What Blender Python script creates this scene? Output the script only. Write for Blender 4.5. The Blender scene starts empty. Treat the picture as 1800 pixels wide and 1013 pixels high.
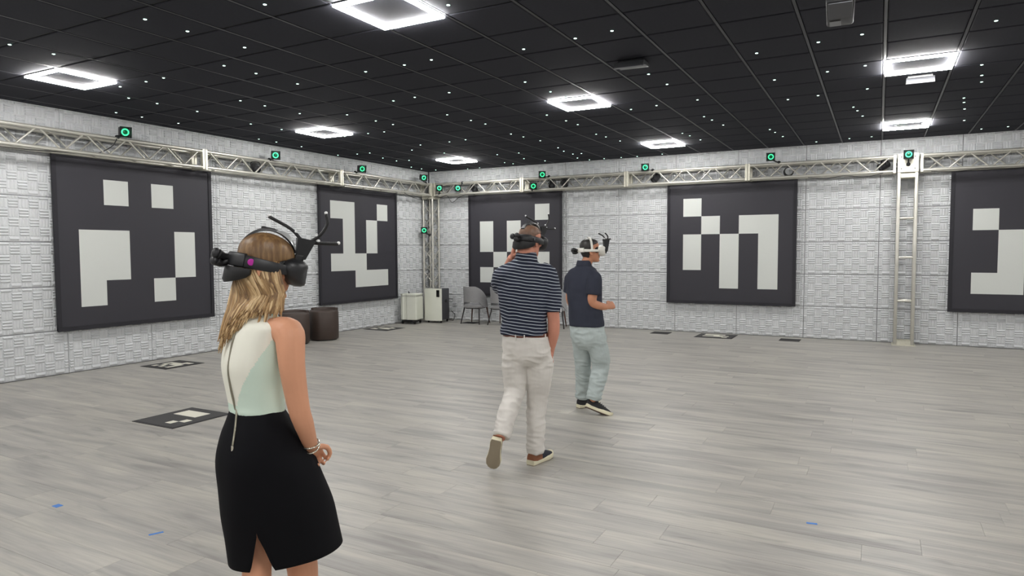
import bpy, math, random
import numpy as np
from mathutils import Vector, Matrix, noise

random.seed(7)
SC = bpy.context.scene
COL = SC.collection

# ------------------------------------------------------------------ camera
CAM = Vector((9.7615, -13.8145, 1.6544))
YAW, PITCH, ROLL, FPX = math.radians(28.338), math.radians(-3.107), math.radians(-0.223), 1195.3
IW, IH = 1800.0, 1013.0
_f = Vector((-math.sin(YAW) * math.cos(PITCH), math.cos(YAW) * math.cos(PITCH), math.sin(PITCH)))
_r0 = Vector((math.cos(YAW), math.sin(YAW), 0))
_u0 = _r0.cross(_f)
_r = _r0 * math.cos(ROLL) + _u0 * math.sin(ROLL)
_u = _u0 * math.cos(ROLL) - _r0 * math.sin(ROLL)
cd = bpy.data.cameras.new('camera')
cd.sensor_width = 36.0
cd.lens = FPX / IW * 36.0
cd.clip_start = 0.05
cam = bpy.data.objects.new('camera', cd)
COL.objects.link(cam)
cam.matrix_world = Matrix(((_r.x, _u.x, -_f.x, CAM.x), (_r.y, _u.y, -_f.y, CAM.y), (_r.z, _u.z, -_f.z, CAM.z), (0, 0, 0, 1)))
SC.camera = cam

# ------------------------------------------------------------------ world, exposure
w = bpy.data.worlds.new('world')
SC.world = w
w.use_nodes = True
w.node_tree.nodes['Background'].inputs[0].default_value = (0.05, 0.05, 0.055, 1)
w.node_tree.nodes['Background'].inputs[1].default_value = 0.3
SC.view_settings.view_transform = 'Standard'
SC.view_settings.look = 'None'
SC.view_settings.exposure = 0.97
SC.view_settings.gamma = 1.0
SC.view_settings.use_curve_mapping = False
SC.cycles.use_denoising = True
SC.cycles.use_adaptive_sampling = True
SC.cycles.adaptive_threshold = 0.03
SC.cycles.max_bounces = 5
SC.cycles.glossy_bounces = 2
SC.cycles.transmission_bounces = 1
SC.cycles.caustics_reflective = False
SC.cycles.caustics_refractive = False
SC.cycles.diffuse_bounces = 3
LAMP_STRENGTH = 72.0          # emission of the LED ceiling frames

H = 3.599                     # ceiling height
RX, RY = 17.0688, -18.288     # room extents


def at(u, v, dep):
    """world point seen at photo pixel (u, v) at horizontal distance dep in front of the camera"""
    d = _f + _r * ((u - 900) / FPX) - _u * ((v - 506.5) / FPX)
    fh = Vector((-math.sin(YAW), math.cos(YAW), 0))
    return CAM + d * (dep / d.dot(fh))


def on_z(u, v, z):
    d = _f + _r * ((u - 900) / FPX) - _u * ((v - 506.5) / FPX)
    return CAM + d * ((z - CAM.z) / d.z)


def project(p):
    d = Vector(p) - CAM
    w_ = d.dot(_f)
    if w_ < 0.3:
        return None
    return (900 + FPX * d.dot(_r) / w_, 506.5 - FPX * d.dot(_u) / w_)


# ------------------------------------------------------------------ materials
def lin(c):
    c = c / 255.0
    return c / 12.92 if c <= 0.04045 else ((c + 0.055) / 1.055) ** 2.4


def rgb(r, g, b):
    return (lin(r), lin(g), lin(b), 1.0)


MATS = {}


def mat(name, col, rough=0.6, metal=0.0, spec=0.5, emit=None, estr=1.0, bump=None, var=None, sheen=0.0):
    """bump=(scale, strength, distance)  var=(scale, amount) tone variation by noise"""
    m = bpy.data.materials.new(name)
    m.use_nodes = True
    nt = m.node_tree
    b = nt.nodes['Principled BSDF']
    b.inputs['Base Color'].default_value = col
    b.inputs['Roughness'].default_value = rough
    b.inputs['Metallic'].default_value = metal
    b.inputs['Specular IOR Level'].default_value = spec
    if sheen:
        b.inputs['Sheen Weight'].default_value = sheen
    if emit:
        b.inputs['Emission Color'].default_value = emit
        b.inputs['Emission Strength'].default_value = estr
    tc = nt.nodes.new('ShaderNodeTexCoord')
    if var:
        n = nt.nodes.new('ShaderNodeTexNoise')
        n.inputs['Scale'].default_value = var[0]
        n.inputs['Detail'].default_value = 4
        nt.links.new(tc.outputs['Object'], n.inputs['Vector'])
        mr = nt.nodes.new('ShaderNodeMapRange')
        mr.inputs['From Min'].default_value = 0.25
        mr.inputs['From Max'].default_value = 0.75
        mr.inputs['To Min'].default_value = 1 - var[1]
        mr.inputs['To Max'].default_value = 1 + var[1]
        nt.links.new(n.outputs['Fac'], mr.inputs['Value'])
        mx = nt.nodes.new('ShaderNodeVectorMath')
        mx.operation = 'SCALE'
        mx.inputs[0].default_value = col[:3]
        nt.links.new(mr.outputs[0], mx.inputs['Scale'])
        nt.links.new(mx.outputs[0], b.inputs['Base Color'])
    if bump:
        n = nt.nodes.new('ShaderNodeTexNoise')
        n.inputs['Scale'].default_value = bump[0]
        n.inputs['Detail'].default_value = 5
        nt.links.new(tc.outputs['Object'], n.inputs['Vector'])
        bp = nt.nodes.new('ShaderNodeBump')
        bp.inputs['Strength'].default_value = bump[1]
        bp.inputs['Distance'].default_value = bump[2]
        nt.links.new(n.outputs['Fac'], bp.inputs['Height'])
        nt.links.new(bp.outputs[0], b.inputs['Normal'])
    MATS[name] = m
    return m


def floor_material():
    m = bpy.data.materials.new('grey_vinyl_plank')
    m.use_nodes = True
    nt = m.node_tree
    N, L = nt.nodes, nt.links
    b = N['Principled BSDF']
    geo = N.new('ShaderNodeNewGeometry')
    oi = N.new('ShaderNodeObjectInfo')
    add = N.new('ShaderNodeMath'); add.operation = 'ADD'
    L.new(oi.outputs['Random'], add.inputs[0]); L.new(geo.outputs['Random Per Island'], add.inputs[1])
    fr = N.new('ShaderNodeMath'); fr.operation = 'FRACT'
    mul = N.new('ShaderNodeMath'); mul.operation = 'MULTIPLY'; mul.inputs[1].default_value = 7.31
    L.new(add.outputs[0], mul.inputs[0]); L.new(mul.outputs[0], fr.inputs[0])
    sep = N.new('ShaderNodeSeparateXYZ'); L.new(geo.outputs['Position'], sep.inputs[0])
    off = N.new('ShaderNodeMath'); off.operation = 'MULTIPLY'; off.inputs[1].default_value = 37.0
    L.new(fr.outputs[0], off.inputs[0])
    xs = N.new('ShaderNodeMath'); xs.operation = 'ADD'; L.new(sep.outputs['X'], xs.inputs[0]); L.new(off.outputs[0], xs.inputs[1])
    cb = N.new('ShaderNodeCombineXYZ')
    L.new(xs.outputs[0], cb.inputs['X']); L.new(sep.outputs['Y'], cb.inputs['Y']); L.new(off.outputs[0], cb.inputs['Z'])

    def stretched(sx, sy, scale, detail, dist=0.0):
        mp = N.new('ShaderNodeMapping'); mp.inputs['Scale'].default_value = (sx, sy, 1)
        L.new(cb.outputs[0], mp.inputs['Vector'])
        n = N.new('ShaderNodeTexNoise'); n.inputs['Scale'].default_value = scale; n.inputs['Detail'].default_value = detail
        n.inputs['Distortion'].default_value = dist
        L.new(mp.outputs[0], n.inputs['Vector'])
        return n
    broad = stretched(0.45, 3.2, 2.2, 3, 0.6)
    grain = stretched(1.0, 26.0, 2.4, 6, 0.4)
    knots = stretched(1.2, 5.0, 1.7, 2, 1.2)
    r1 = N.new('ShaderNodeValToRGB')
    e = r1.color_ramp.elements
    e[0].position, e[0].color = 0.28, (0.275, 0.262, 0.245, 1)
    e[1].position, e[1].color = 0.68, (0.470, 0.450, 0.400, 1)
    x = r1.color_ramp.elements.new(0.46); x.color = (0.375, 0.360, 0.332, 1)
    L.new(broad.outputs['Fac'], r1.inputs[0])
    mr = N.new('ShaderNodeMapRange'); mr.inputs['From Min'].default_value = .3; mr.inputs['From Max'].default_value = .7
    mr.inputs['To Min'].default_value = .88; mr.inputs['To Max'].default_value = 1.1
    L.new(grain.outputs['Fac'], mr.inputs['Value'])
    mk = N.new('ShaderNodeMapRange'); mk.inputs['From Min'].default_value = .24; mk.inputs['From Max'].default_value = .38
    mk.inputs['To Min'].default_value = .74; mk.inputs['To Max'].default_value = 1.0
    L.new(knots.outputs['Fac'], mk.inputs['Value'])
    tone = N.new('ShaderNodeMapRange'); tone.inputs['To Min'].default_value = .96; tone.inputs['To Max'].default_value = 1.04
    L.new(fr.outputs[0], tone.inputs['Value'])
    m1 = N.new('ShaderNodeMath'); m1.operation = 'MULTIPLY'; L.new(mr.outputs[0], m1.inputs[0]); L.new(mk.outputs[0], m1.inputs[1])
    m2 = N.new('ShaderNodeMath'); m2.operation = 'MULTIPLY'; L.new(m1.outputs[0], m2.inputs[0]); L.new(tone.outputs[0], m2.inputs[1])
    vs = N.new('ShaderNodeVectorMath'); vs.operation = 'SCALE'
    L.new(r1.outputs[0], vs.inputs[0]); L.new(m2.outputs[0], vs.inputs['Scale'])
    L.new(vs.outputs[0], b.inputs['Base Color'])
    rr = N.new('ShaderNodeMapRange'); rr.inputs['To Min'].default_value = .34; rr.inputs['To Max'].default_value = .5
    L.new(grain.outputs['Fac'], rr.inputs['Value']); L.new(rr.outputs[0], b.inputs['Roughness'])
    b.inputs['Specular IOR Level'].default_value = 0.45
    bp = N.new('ShaderNodeBump'); bp.inputs['Strength'].default_value = .25; bp.inputs['Distance'].default_value = .0015
    L.new(grain.outputs['Fac'], bp.inputs['Height']); L.new(bp.outputs[0], b.inputs['Normal'])
    return m


def stripe_material():
    m = bpy.data.materials.new('striped_navy_jersey')
    m.use_nodes = True
    nt = m.node_tree
    N, L = nt.nodes, nt.links
    b = N['Principled BSDF']
    tc = N.new('ShaderNodeTexCoord')
    sep = N.new('ShaderNodeSeparateXYZ'); L.new(tc.outputs['Object'], sep.inputs[0])
    n = N.new('ShaderNodeTexNoise'); n.inputs['Scale'].default_value = 7; n.inputs['Detail'].default_value = 1.5
    L.new(tc.outputs['Object'], n.inputs['Vector'])
    a = N.new('ShaderNodeMath'); a.operation = 'MULTIPLY_ADD'; a.inputs[1].default_value = .13
    L.new(sep.outputs['X'], a.inputs[0]); L.new(sep.outputs['Z'], a.inputs[2])
    c = N.new('ShaderNodeMath'); c.operation = 'MULTIPLY_ADD'; c.inputs[1].default_value = .022
    L.new(n.outputs['Fac'], c.inputs[0]); L.new(a.outputs[0], c.inputs[2])
    d = N.new('ShaderNodeMath'); d.operation = 'MULTIPLY'; d.inputs[1].default_value = 1 / .0245
    L.new(c.outputs[0], d.inputs[0])
    fr = N.new('ShaderNodeMath'); fr.operation = 'FRACT'; L.new(d.outputs[0], fr.inputs[0])
    rp = N.new('ShaderNodeValToRGB')
    e = rp.color_ramp.elements
    nav = (0.012, 0.016, 0.034, 1)
    e[0].position, e[0].color = 0.0, nav
    e[1].position, e[1].color = 0.58, nav
    for p_, c_ in ((.64, (.42, .46, .52, 1)), (.80, (.46, .50, .55, 1)), (.86, nav)):
        q = rp.color_ramp.elements.new(p_); q.color = c_
    L.new(fr.outputs[0], rp.inputs[0]); L.new(rp.outputs[0], b.inputs['Base Color'])
    b.inputs['Roughness'].default_value = .75
    b.inputs['Specular IOR Level'].default_value = .25
    return m


def hair_material(name, c0, c1, c2):
    m = bpy.data.materials.new(name)
    m.use_nodes = True
    nt = m.node_tree
    N, L = nt.nodes, nt.links
    b = N['Principled BSDF']
    tc = N.new('ShaderNodeTexCoord')
    mp = N.new('ShaderNodeMapping'); mp.inputs['Scale'].default_value = (45, 45, 8)
    L.new(tc.outputs['Object'], mp.inputs['Vector'])
    n = N.new('ShaderNodeTexNoise'); n.inputs['Scale'].default_value = 1.6; n.inputs['Detail'].default_value = 4
    L.new(mp.outputs[0], n.inputs['Vector'])
    geo = N.new('ShaderNodeNewGeometry')
    mxx = N.new('ShaderNodeMath'); mxx.operation = 'MULTIPLY_ADD'; mxx.inputs[1].default_value = .55
    sc_ = N.new('ShaderNodeMath'); sc_.operation = 'MULTIPLY'; sc_.inputs[1].default_value = .5
    L.new(n.outputs['Fac'], sc_.inputs[0])
    L.new(geo.outputs['Random Per Island'], mxx.inputs[0]); L.new(sc_.outputs[0], mxx.inputs[2])
    rp = N.new('ShaderNodeValToRGB')
    e = rp.color_ramp.elements
    e[0].position, e[0].color = .22, c0
    e[1].position, e[1].color = .78, c2
    q = rp.color_ramp.elements.new(.5); q.color = c1
    L.new(mxx.outputs[0], rp.inputs[0]); L.new(rp.outputs[0], b.inputs['Base Color'])
    b.inputs['Roughness'].default_value = .42
    bp = N.new('ShaderNodeBump'); bp.inputs['Strength'].default_value = .5; bp.inputs['Distance'].default_value = .004
    L.new(n.outputs['Fac'], bp.inputs['Height']); L.new(bp.outputs[0], b.inputs['Normal'])
    return m


FLOOR_M = floor_material()
STRIPE_M = stripe_material()
mat('panel_foam', rgb(210, 212, 214), .85, spec=.2, var=(5, .03), bump=(60, .15, .002))
mat('wall_backing', rgb(78, 78, 82), .9)
mat('plain_wall', rgb(200, 200, 202), .9)
mat('tile_black', rgb(46, 47, 55), .85, spec=.25, var=(18, .08), bump=(220, .25, .0015))
mat('grid_black', rgb(46, 46, 51), .42, spec=.5)
mat('gap_shadow_black', rgb(14, 14, 16), .7)
mat('ceiling_void', rgb(18, 18, 20), .9)
mat('floor_base', rgb(70, 68, 64), .9)
mat('led_white', (1, 1, 1, 1), .5, emit=(1.0, 0.985, 0.955, 1), estr=LAMP_STRENGTH)
mat('led_housing', rgb(150, 150, 152), .4, metal=.6)
mat('star_led', (1, 1, 1, 1), .5, emit=(.62, 1.0, .84, 1), estr=1.6)
mat('green_ring', (.1, .8, .45, 1), .4, emit=(.05, 1.0, .36, 1), estr=.6)
mat('green_lens', (.0, .05, .02, 1), .15, emit=(.0, .30, .10, 1), estr=.08)  # lens is no lamp: faint green glow put into its material
mat('device_black', rgb(24, 24, 27), .45, var=(40, .1))
mat('cable_black', rgb(16, 16, 18), .55)
mat('aluminium', rgb(200, 198, 189), .33, metal=.6, var=(9, .08), bump=(120, .08, .001))
mat('flange_metal', rgb(210, 207, 192), .42, metal=.35, var=(30, .08))
mat('poster_black', rgb(55, 54, 60), .62, spec=.35, bump=(1.6, .25, .03))
mat('poster_edge', rgb(32, 31, 38), .7)
mat('poster_white', rgb(208, 211, 207), .65, spec=.3, bump=(1.6, .2, .03))
mat('mat_black', rgb(58, 57, 58), .7)
mat('mat_edge', rgb(40, 39, 40), .7)
mat('mat_white', rgb(225, 222, 208), .7)
mat('blue_tape', rgb(70, 128, 205), .6)
mat('purifier_white', rgb(222, 224, 212), .5, var=(6, .02))
mat('purifier_shade', rgb(176, 178, 168), .6)
mat('purifier_grey', rgb(74, 75, 80), .6)
mat('gloss_black', rgb(10, 10, 12), .2)
mat('chair_fabric', rgb(158, 158, 160), .85, var=(40, .05), bump=(300, .2, .001))
mat('chair_wood', rgb(92, 62, 52), .5)
mat('chair_wood_shaded', rgb(44, 40, 42), .5)
mat('brown_leather', rgb(66, 54, 48), .5, var=(7, .1), bump=(90, .15, .002))
mat('sensor_grey', rgb(66, 67, 70), .4, metal=.2)
mat('lens_glass', rgb(112, 112, 114), .32, metal=.5)
mat('skin_woman', rgb(212, 154, 122), .5, spec=.35, var=(9, .06), bump=(60, .06, .002))
mat('skin_man', rgb(200, 138, 116), .52, spec=.35, var=(9, .07), bump=(60, .06, .002))
mat('skin_tan', rgb(198, 140, 110), .52, spec=.35, var=(9, .07), bump=(60, .06, .002))
mat('cream_cloth', rgb(236, 235, 222), .8, spec=.2, bump=(9, .12, .01))
mat('mint_cloth', rgb(208, 226, 212), .8, spec=.2, bump=(9, .12, .01))
mat('black_cloth', rgb(15, 15, 19), .85, spec=.15, bump=(5, .1, .01))
mat('zip_metal', rgb(150, 146, 130), .35, metal=.7)
mat('silver', rgb(225, 220, 205), .2, metal=.9)
mat('khaki', rgb(213, 209, 203), .85, spec=.2, bump=(10, .35, .012))
mat('navy_cloth', rgb(52, 55, 67), .8, spec=.2, bump=(9, .25, .012))
mat('pale_denim', rgb(178, 188, 187), .85, spec=.2, var=(9, .1), bump=(10, .4, .012))
mat('belt_brown', rgb(112, 60, 42), .45)
mat('shoe_tan', rgb(132, 82, 54), .55)
mat('shoe_navy', rgb(24, 28, 42), .75, bump=(200, .3, .001))
mat('shoe_black', rgb(34, 33, 36), .75, bump=(200, .3, .001))
mat('sole_cream', rgb(220, 214, 186), .6)
mat('sole_tread', rgb(150, 138, 118), .7)
mat('sole_brown', rgb(98, 78, 68), .7)
mat('headset_black', rgb(32, 33, 36), .42, var=(20, .06))
mat('headset_dark', rgb(16, 16, 18), .5)
mat('headset_shine', rgb(190, 192, 192), .22, metal=.3)
mat('headset_white', rgb(226, 224, 216), .42)
mat('marker_white', rgb(240, 240, 240), .5)
mat('magenta', rgb(186, 40, 158), .5)
mat('lip', rgb(160, 92, 84), .5)
for _n in ('star_led', 'green_ring', 'green_lens'):
    MATS[_n].cycles.emission_sampling = 'NONE'      # faint emitters: still glow, just not sampled directly
HAIR_BLOND = hair_material('blond_hair', rgb(104, 76, 48), rgb(172, 138, 94), rgb(216, 188, 144))
HAIR_BLACK = hair_material('black_hair', rgb(16, 14, 14), rgb(26, 23, 22), rgb(44, 40, 38))
HAIR_BROWN = hair_material('cropped_hair', rgb(110, 82, 66), rgb(140, 106, 84), rgb(164, 128, 104))
M = MATS


# ------------------------------------------------------------------ object helpers
def link(o, parent=None):
    COL.objects.link(o)
    if parent is not None:
        o.parent = parent
    return o


def tag(o, label=None, cat=None, group=None, kind=None):
    if label: o['label'] = label
    if cat: o['category'] = cat
    if group: o['group'] = group
    if kind: o['kind'] = kind
    return o


def empty(name, loc=(0, 0, 0), rot=(0, 0, 0)):
    o = bpy.data.objects.new(name, None)
    o.empty_display_size = 0.1
    o.location = loc
    o.rotation_euler = rot
    return link(o)


class MB:
    """mesh builder: collects shapes that become ONE mesh object"""
    def __init__(self):
        self.v, self.f, self.mi = [], [], []

    def add(self, vs, fs, mi=0, M4=None):
        n = len(self.v)
        if M4 is not None:
            vs = [M4 @ Vector(q) for q in vs]
        self.v += [tuple(q) for q in vs]
        self.f += [tuple(i + n for i in q) for q in fs]
        self.mi += [mi] * len(fs)
        return self

    def box(self, c, s, mi=0, M4=None, bevel=0.0):
        x, y, z = (q / 2 for q in s)
        cx, cy, cz = c
        if bevel <= 0:
            vs = [(cx + i * x, cy + j * y, cz + k * z) for k in (-1, 1) for i, j in ((-1, -1), (1, -1), (1, 1), (-1, 1))]
            fs = [(3, 2, 1, 0), (4, 5, 6, 7), (0, 1, 5, 4), (1, 2, 6, 5), (2, 3, 7, 6), (3, 0, 4, 7)]
            return self.add(vs, fs, mi, M4)
        b = min(bevel, x * .98, y * .98, z * .98)
        prof = []
        for sx, sy, a0 in ((1, 1, 0), (-1, 1, 90), (-1, -1, 180), (1, -1, 270)):
            for t in (0, 45, 90):
                a = math.radians(a0 + t)
                prof.append((sx * (x - b), sy * (y - b), math.cos(a), math.sin(a)))
        rings = []
        for kz, off in ((-z, 0.0), (-z + b * .3, .7), (-z + b, 1.0), (z - b, 1.0), (z - b * .3, .7), (z, 0.0)):
            rings.append([(cx + px + b * off * ca, cy + py + b * off * sa, cz + kz) for px, py, ca, sa in prof])
        return self.rings(rings, mi, M4)

    def rings(self, rings, mi=0, M4=None, cap=True, closed=True):
        n = len(rings[0])
        vs = [q for r in rings for q in r]
        fs = []
        for i in range(len(rings) - 1):
            for j in range(n if closed else n - 1):
                k = (j + 1) % n
                fs.append((i * n + j, i * n + k, (i + 1) * n + k, (i + 1) * n + j))
        if cap and closed:
            fs.append(tuple(reversed(range(n))))
            fs.append(tuple(range((len(rings) - 1) * n, len(rings) * n)))
        return self.add(vs, fs, mi, M4)

    def lathe(self, prof, seg=24, mi=0, M4=None, cap=True):
        """prof: list of (radius, z)"""
        rings = [[(r * math.cos(2 * math.pi * j / seg), r * math.sin(2 * math.pi * j / seg), z) for j in range(seg)] for r, z in prof]
        return self.rings(rings, mi, M4, cap)

    def torus(self, R, r, seg=28, s2=8, mi=0, M4=None):
        vs, fs = [], []
        for i in range(seg):
            a = 2 * math.pi * i / seg
            for j in range(s2):
                b = 2 * math.pi * j / s2
                vs.append(((R + r * math.cos(b)) * math.cos(a), (R + r * math.cos(b)) * math.sin(a), r * math.sin(b)))
        for i in range(seg):
            for j in range(s2):
                i2, j2 = (i + 1) % seg, (j + 1) % s2
                fs.append((i * s2 + j, i2 * s2 + j, i2 * s2 + j2, i * s2 + j2))
        return self.add(vs, fs, mi, M4)

    def ball(self, c, r, seg=14, mi=0, M4=None, rot=None):
        """r: number or (rx, ry, rz)"""
        if not hasattr(r, '__len__'):
            r = (r, r, r)
        vs = [(0, 0, -1)]
        nr = max(5, seg // 2)
        for i in range(1, nr):
            a = math.pi * i / nr
            for j in range(seg):
                b = 2 * math.pi * j / seg
                vs.append((math.sin(a) * math.cos(b), math.sin(a) * math.sin(b), -math.cos(a)))
        vs.append((0, 0, 1))
        T = Vector(c)
        out = []
        for q in vs:
            p = Vector((q[0] * r[0], q[1] * r[1], q[2] * r[2]))
            if rot is not None:
                p = rot @ p
            out.append(p + T)
        fs = []
        for j in range(seg):
            fs.append((0, 1 + (j + 1) % seg, 1 + j))
        for i in range(nr - 2):
            for j in range(seg):
                k = (j + 1) % seg
                a = 1 + i * seg
                fs.append((a + j, a + k, a + seg + k, a + seg + j))
        top = len(vs) - 1
        a = 1 + (nr - 2) * seg
        for j in range(seg):
            fs.append((a + j, a + (j + 1) % seg, top))
        return self.add(out, fs, mi, M4)

    def tube(self, pts, rad, seg=8, mi=0, M4=None, sub=0, flat=None):
        """tapered tube along points; rad number or list; sub: Catmull-Rom subdivision; flat=(axis, factor)"""
        pts = [Vector(p) for p in pts]
        rad = list(rad) if hasattr(rad, '__len__') else [rad] * len(pts)
        if sub:
            pts, rad = smooth_path(pts, rad, sub)
        rings = []
        t0 = (pts[1] - pts[0]).normalized()
        up = Vector((0, 0, 1)) if abs(t0.z) < .9 else Vector((1, 0, 0))
        a = t0.cross(up).normalized()
        for i, p in enumerate(pts):
            t = (pts[min(i + 1, len(pts) - 1)] - pts[max(i - 1, 0)])
            t = t.normalized() if t.length > 1e-9 else t0
            a = (a - t * a.dot(t)).normalized()
            b = t.cross(a)
            ring = []
            for j in range(seg):
                q = 2 * math.pi * j / seg
                d = a * math.cos(q) + b * math.sin(q)
                if flat is not None:
                    ax = Vector(flat[0]).normalized()
                    d = d - ax * d.dot(ax) * (1 - flat[1])
                ring.append(p + d * rad[i])
            rings.append(ring)
        return self.rings(rings, mi, M4)

    def mesh(self, name, mats, smooth=False):
        me = bpy.data.meshes.new(name)
        me.from_pydata(self.v, [], self.f)
        for m in (mats if isinstance(mats, (list, tuple)) else [mats]):
            me.materials.append(m)
        if any(self.mi):
            me.polygons.foreach_set('material_index', self.mi)
        if smooth:
            me.polygons.foreach_set('use_smooth', [True] * len(me.polygons))
        me.update()
        return me

    def build(self, name, mats, parent=None, smooth=False, auto=None):
        me = self.mesh(name, mats, smooth)
        if auto:
            me.polygons.foreach_set('use_smooth', [True] * len(me.polygons))
            me.set_sharp_from_angle(angle=math.radians(auto))
        return link(bpy.data.objects.new(name, me), parent)


def smooth_path(pts, rad, sub):
    P, R = [], []
    n = len(pts)
    for i in range(n - 1):
        p0, p1, p2, p3 = pts[max(i - 1, 0)], pts[i], pts[i + 1], pts[min(i + 2, n - 1)]
        for k in range(sub):
            t = k / sub
            P.append(0.5 * ((2 * p1) + (p2 - p0) * t + (2 * p0 - 5 * p1 + 4 * p2 - p3) * t * t + (3 * p1 - p0 - 3 * p2 + p3) * t ** 3))
            r = rad[i] * (1 - t) + rad[i + 1] * t
            R.append(r)
    P.append(pts[-1]); R.append(rad[-1])
    return P, R


def copy_tree(o, parent=None):
    c = o.copy()
    COL.objects.link(c)
    c.parent = parent
    for ch in list(o.children):
        copy_tree(ch, c)
    return c


ROD = {}


def rod(name, p0, p1, r, m, parent, seg=10):
    """round bar between two points (points in the parent's space), sharing one mesh per material"""
    key = (m.name, seg)
    if key not in ROD:
        ROD[key] = MB().lathe([(1, 0), (1, 1)], seg).mesh(name, m, False)
        ROD[key].polygons.foreach_set('use_smooth', [len(p.vertices) == 4 for p in ROD[key].polygons])
    o = bpy.data.objects.new(name, ROD[key])
    p0, p1 = Vector(p0), Vector(p1)
    d = p1 - p0
    o.location = p0
    o.rotation_mode = 'QUATERNION'
    o.rotation_quaternion = Vector((0, 0, 1)).rotation_difference(d.normalized())
    o.scale = (r, r, d.length)
    return link(o, parent)


# ================================================================== the setting
# ---- floor: vinyl planks running along x
floor = MB().box((RX / 2, RY / 2, -.056), (RX + .4, -RY + .4, .1)).build('floor', M['floor_base'])
tag(floor, 'floor of long light grey wood-look vinyl planks', kind='structure')
PW, PL = .2286, 1.524


def plank_mesh():
    b, t = .0016, .006
    x, y = .5, .5
    mb = MB()
    # unit plank, chamfered top edge (chamfer given in the real plank's size)
    bx, by = b / PL, b / PW
    mb.rings([[(-x, -y, -t), (x, -y, -t), (x, y, -t), (-x, y, -t)],
              [(-x, -y, -.0016), (x, -y, -.0016), (x, y, -.0016), (-x, y, -.0016)],
              [(-x + bx, -y + by, 0), (x - bx, -y + by, 0), (x - bx, y - by, 0), (-x + bx, y - by, 0)]])
    return mb


def quad_area(c):
    q = [project(p) for p in c]
    if any(a is None for a in q):
        return None
    xs, ys = [a[0] for a in q], [a[1] for a in q]
    if max(xs) < 0 or min(xs) > IW or max(ys) < 0 or min(ys) > IH:
        return 0
    cl = [(min(max(a, 0), IW), min(max(b, 0), IH)) for a, b in q]
    return abs(sum(cl[i][0] * cl[(i + 1) % 4][1] - cl[(i + 1) % 4][0] * cl[i][1] for i in range(4))) / 2


planks = []
rp = random.Random(3)
for k in range(80):
    yc = -PW * (k + .5)
    x = -rp.random() * PL
    while x < RX:
        x0, x1 = max(x, 0.0), min(x + PL, RX)
        if x1 - x0 > .05:
            a = quad_area([(x0, yc - PW / 2, 0), (x1, yc - PW / 2, 0), (x1, yc + PW / 2, 0), (x0, yc + PW / 2, 0)])
            planks.append((a or 0, x0, x1, yc))
        x += PL
planks.sort(reverse=True)
pm = plank_mesh()
pme = pm.mesh('plank', FLOOR_M)
rest = MB()
for n, (a, x0, x1, yc) in enumerate(planks):
    sx, cx = (x1 - x0), (x0 + x1) / 2
    if n < 300:
        o = link(bpy.data.objects.new('plank', pme), floor)
        o.location = (cx, yc, 0)
        o.scale = (sx - .0004, PW - .0004, 1)
    else:
        rest.add([(q[0] * sx + cx, q[1] * PW + yc, q[2]) for q in pm.v], pm.f)
tag(rest.build('plank_field', FLOOR_M, floor), kind='stuff')

# ---- ceiling: black 2 ft tiles in a T-bar grid
TX0, TY0, TDX, TDY = 3.3847, -10.3488, .6383, .6560
ceiling = MB().box((RX / 2, RY / 2, H + .09), (RX + .4, -RY + .4, .1)).build('ceiling', M['ceiling_void'])
tag(ceiling, 'black suspended tile ceiling with star lights', kind='structure')
xs = [0.0] + [TX0 + i * TDX for i in range(-5, 22) if 0.02 < TX0 + i * TDX < RX - .02] + [RX]
ys = [RY] + [TY0 + j * TDY for j in range(-14, 16) if RY + .02 < TY0 + j * TDY < -.02] + [0.0]
tiles = []
for i in range(len(xs) - 1):
    for j in range(len(ys) - 1):
        a = quad_area([(xs[i], ys[j], H), (xs[i + 1], ys[j], H), (xs[i + 1], ys[j + 1], H), (xs[i], ys[j + 1], H)])
        tiles.append((a or 0, xs[i], xs[i + 1], ys[j], ys[j + 1]))
tiles.sort(reverse=True)
tmb = MB().rings([[(-.5, -.5, .02), (.5, -.5, .02), (.5, .5, .02), (-.5, .5, .02)],
                  [(-.5, -.5, .003), (.5, -.5, .003), (.5, .5, .003), (-.5, .5, .003)],
                  [(-.485, -.485, -.002), (.485, -.485, -.002), (.485, .485, -.002), (-.485, .485, -.002)]])
tmb.f = [tuple(reversed(f)) for f in tmb.f]
tme = tmb.mesh('ceiling_tile', M['tile_black'])
rest = MB()
for n, (a, x0, x1, y0, y1) in enumerate(tiles):
    sx, sy, cx, cy = x1 - x0 - .036, y1 - y0 - .024, (x0 + x1) / 2, (y0 + y1) / 2
    if n < 300:
        o = link(bpy.data.objects.new('ceiling_tile', tme), ceiling)
        o.location = (cx, cy, H)
        o.scale = (sx, sy, 1)
    else:
        rest.add([(q[0] * sx + cx, q[1] * sy + cy, q[2] + H) for q in tmb.v], tmb.f)
tag(rest.build('ceiling_tile_field', M['tile_black'], ceiling), kind='stuff')
for x in xs[1:-1]:
    MB().box((x, RY / 2, H + .006), (.024, -RY, .014)).build('grid_bar', M['grid_black'], ceiling)
for y in ys[1:-1]:
    MB().box((RX / 2, y, H + .0105), (RX, .022, .006)).build('cross_bar', M['gap_shadow_black'], ceiling)  # near-black cross bars: shadow gaps between the tiles put into their colour

# ---- walls with embossed basket-weave foam panels, 4 ft x 2 ft
PAN_W, PAN_H = 1.2192, H / 6


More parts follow.
